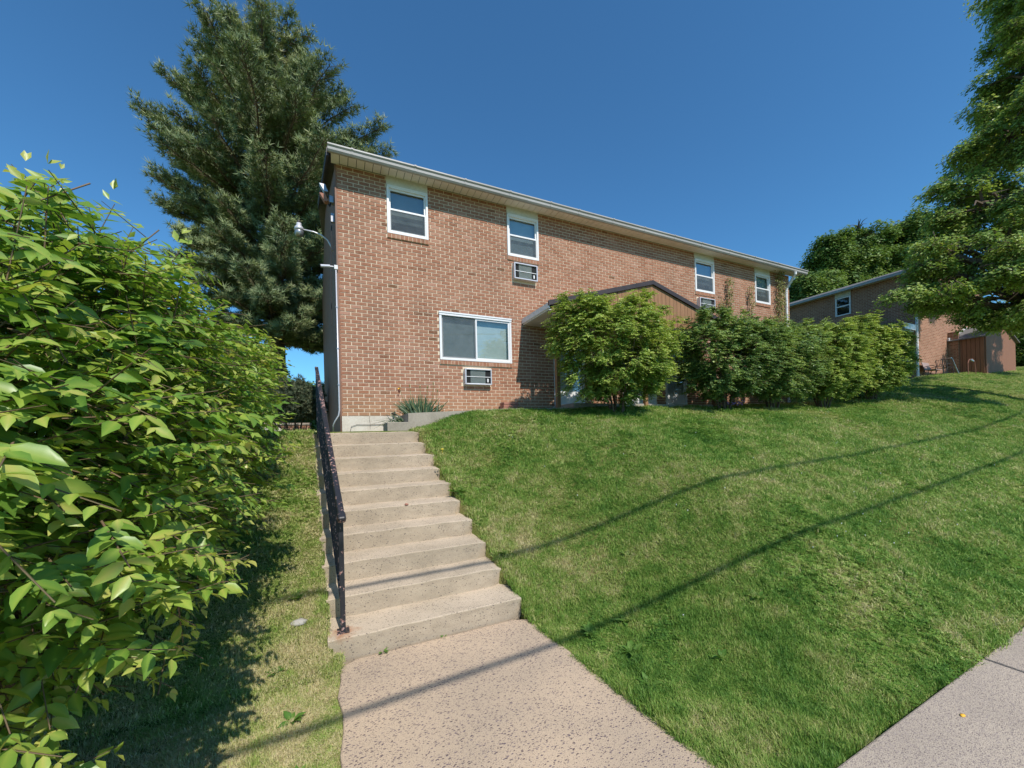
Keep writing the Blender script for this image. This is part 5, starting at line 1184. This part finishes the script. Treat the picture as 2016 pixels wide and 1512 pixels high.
def nz2(x, y, f, ph=0):
    return (np.sin(x * f + 1.3 * np.sin(y * f * .8 + ph) + ph) * np.sin(y * f * 1.1 + 1.1 * np.sin(x * f * .9 - ph)) + .5 * np.sin(x * f * 2.3 + y * f * 1.7 + ph)) / 1.5
def grass_points(n, dmin, dmax, rr):
    # uniform in distance^p around the camera, only where the picture can look, plus a margin
    dd_ = dmin * (dmax / dmin) ** rr.uniform(0, 1, n); an = rr.uniform(-1.02, 1.02, n)
    X = -.118 + dd_ * np.sin(an + .433); Y = -8.12 + dd_ * np.cos(an + .433); return X, -Y, dd_
rr = np.random.default_rng(99); X, D_, dist = grass_points(450000, 1.3, 34, rr)
ok = ~in_stairs(X, D_, -.0) & ~in_walk(X, D_, -.015 + 0 * X) & ~((D_ > 7.06 + .02 * nz2(X, D_, 9))) & ~((D_ < 1.01) & (X > .70) & (X < 9.95)) & ~((D_ < .05) & (X > -.5) & (X < 14.7) & (D_ > -8)) & (D_ < 7.1)
ok &= ~((X > KX - .1) & (X < KX + 8.1) & (D_ < .3)) & ~((X > sx0) & (X < sx1) & (D_ < 1.45) & (D_ > -.5)) & (D_ > -14)
ok &= ~((X > .0) & (X < 1.0) & (D_ < 1.9)) & ~((X > -.9) & (X < 1.2) & (D_ < 1.0) & (rr.random(len(X)) < .55))
bare = (nz2(X, D_, 2.7, 2.) > .62) & (rr.random(len(X)) < .6)
bare |= (X < -.2) & (D_ > 4.0) & (nz2(X, D_, 3.5, 5.) > .1) & (rr.random(len(X)) < .45)
ok &= ~bare; ok &= ~((nz2(X, D_, 31, 1.) + .8 * nz2(X, D_, 67, 3.) > .55) & (rr.random(len(X)) < .75)); X, D_, dist = X[ok], D_[ok], dist[ok]
Zg = G(X, D_); edge = np.minimum(np.abs(X - (1.43 + .08 * (np.minimum(D_, 4.94) - 4.94))), np.abs(D_ - 7.06))
hs = np.clip(1.0 + .55 * nz2(X, D_, 1.9) + .35 * nz2(X, D_, 6.1, 1.), .45, 2.2) * (1 + .4 * np.exp(-edge / .1))
hs *= np.where(X < -.1, .8, 1.0) * (1 + .35 * nz2(X, D_, 14, 6.)) * rr.uniform(.7, 1.35, len(X))
fx = np.clip(dist / 3.2, 1.0, 2.6)
sc_xy = fx; sc_z = hs * np.clip(dist / 6, 1.0, 1.35)
N = len(X); vp = np.stack([X, -D_, Zg - .004], 1); me = bpy.data.meshes.new('lawn_grass'); me.vertices.add(N); me.vertices.foreach_set('co', vp.astype(np.float32).ravel())
a1 = me.attributes.new('scl', 'FLOAT_VECTOR', 'POINT'); a1.data.foreach_set('vector', np.stack([sc_xy, sc_xy, sc_z], 1).astype(np.float32).ravel())
gxn = (G(X + .05, D_) - G(X - .05, D_)) / .1; gyn = (G(X, D_ - .05) - G(X, D_ + .05)) / .1
a2 = me.attributes.new('rot', 'FLOAT_VECTOR', 'POINT'); a2.data.foreach_set('vector', np.stack([np.arctan(gyn) * .8 + rr.normal(0, .12, N), -np.arctan(gxn) * .8 + rr.normal(0, .12, N), rr.uniform(-.0, 6.28, N)], 1).astype(np.float32).ravel())
cl = rr.random(N) < np.clip((nz2(X, D_, 1.15, 4.) + .45 * nz2(X, D_, 5, 2.) - .05) / .8, 0, 1)
a3 = me.attributes.new('idx', 'INT', 'POINT'); a3.data.foreach_set('value', np.where(cl & (rr.random(N) < .7), rr.integers(7, 10, N), rr.integers(0, 7, N)).astype(np.int32))
print('grass tufts', N)
go_ = bpy.data.objects.new('lawn_grass', me); link(go_); tag(go_, label='short green grass and clover covering the sloping lawn', cat='grass', kind='stuff')
ng = bpy.data.node_groups.new('grass_instances', 'GeometryNodeTree')
ng.interface.new_socket('Geometry', in_out='INPUT', socket_type='NodeSocketGeometry'); ng.interface.new_socket('Geometry', in_out='OUTPUT', socket_type='NodeSocketGeometry')
gi = ng.nodes.new('NodeGroupInput'); gout = ng.nodes.new('NodeGroupOutput'); ip = ng.nodes.new('GeometryNodeInstanceOnPoints'); ci = ng.nodes.new('GeometryNodeCollectionInfo')
ci.inputs['Collection'].default_value = src; ci.inputs['Separate Children'].default_value = True; ci.inputs['Reset Children'].default_value = True
ip.inputs['Pick Instance'].default_value = True
def nattr(nm, ty):
    q = ng.nodes.new('GeometryNodeInputNamedAttribute'); q.data_type = ty; q.inputs['Name'].default_value = nm; return q.outputs['Attribute']
er = ng.nodes.new('FunctionNodeEulerToRotation')
ng.links.new(nattr('rot', 'FLOAT_VECTOR'), er.inputs[0]); ng.links.new(er.outputs[0], ip.inputs['Rotation'])
ng.links.new(nattr('scl', 'FLOAT_VECTOR'), ip.inputs['Scale']); ng.links.new(nattr('idx', 'INT'), ip.inputs['Instance Index'])
ng.links.new(gi.outputs[0], ip.inputs['Points']); ng.links.new(ci.outputs[0], ip.inputs['Instance']); ng.links.new(ip.outputs[0], gout.inputs[0])
md = go_.modifiers.new('grass', 'NODES'); md.node_group = ng

# tidy the helper property used while building
for o in bpy.data.objects:
    if '_o' in o: del o['_o']
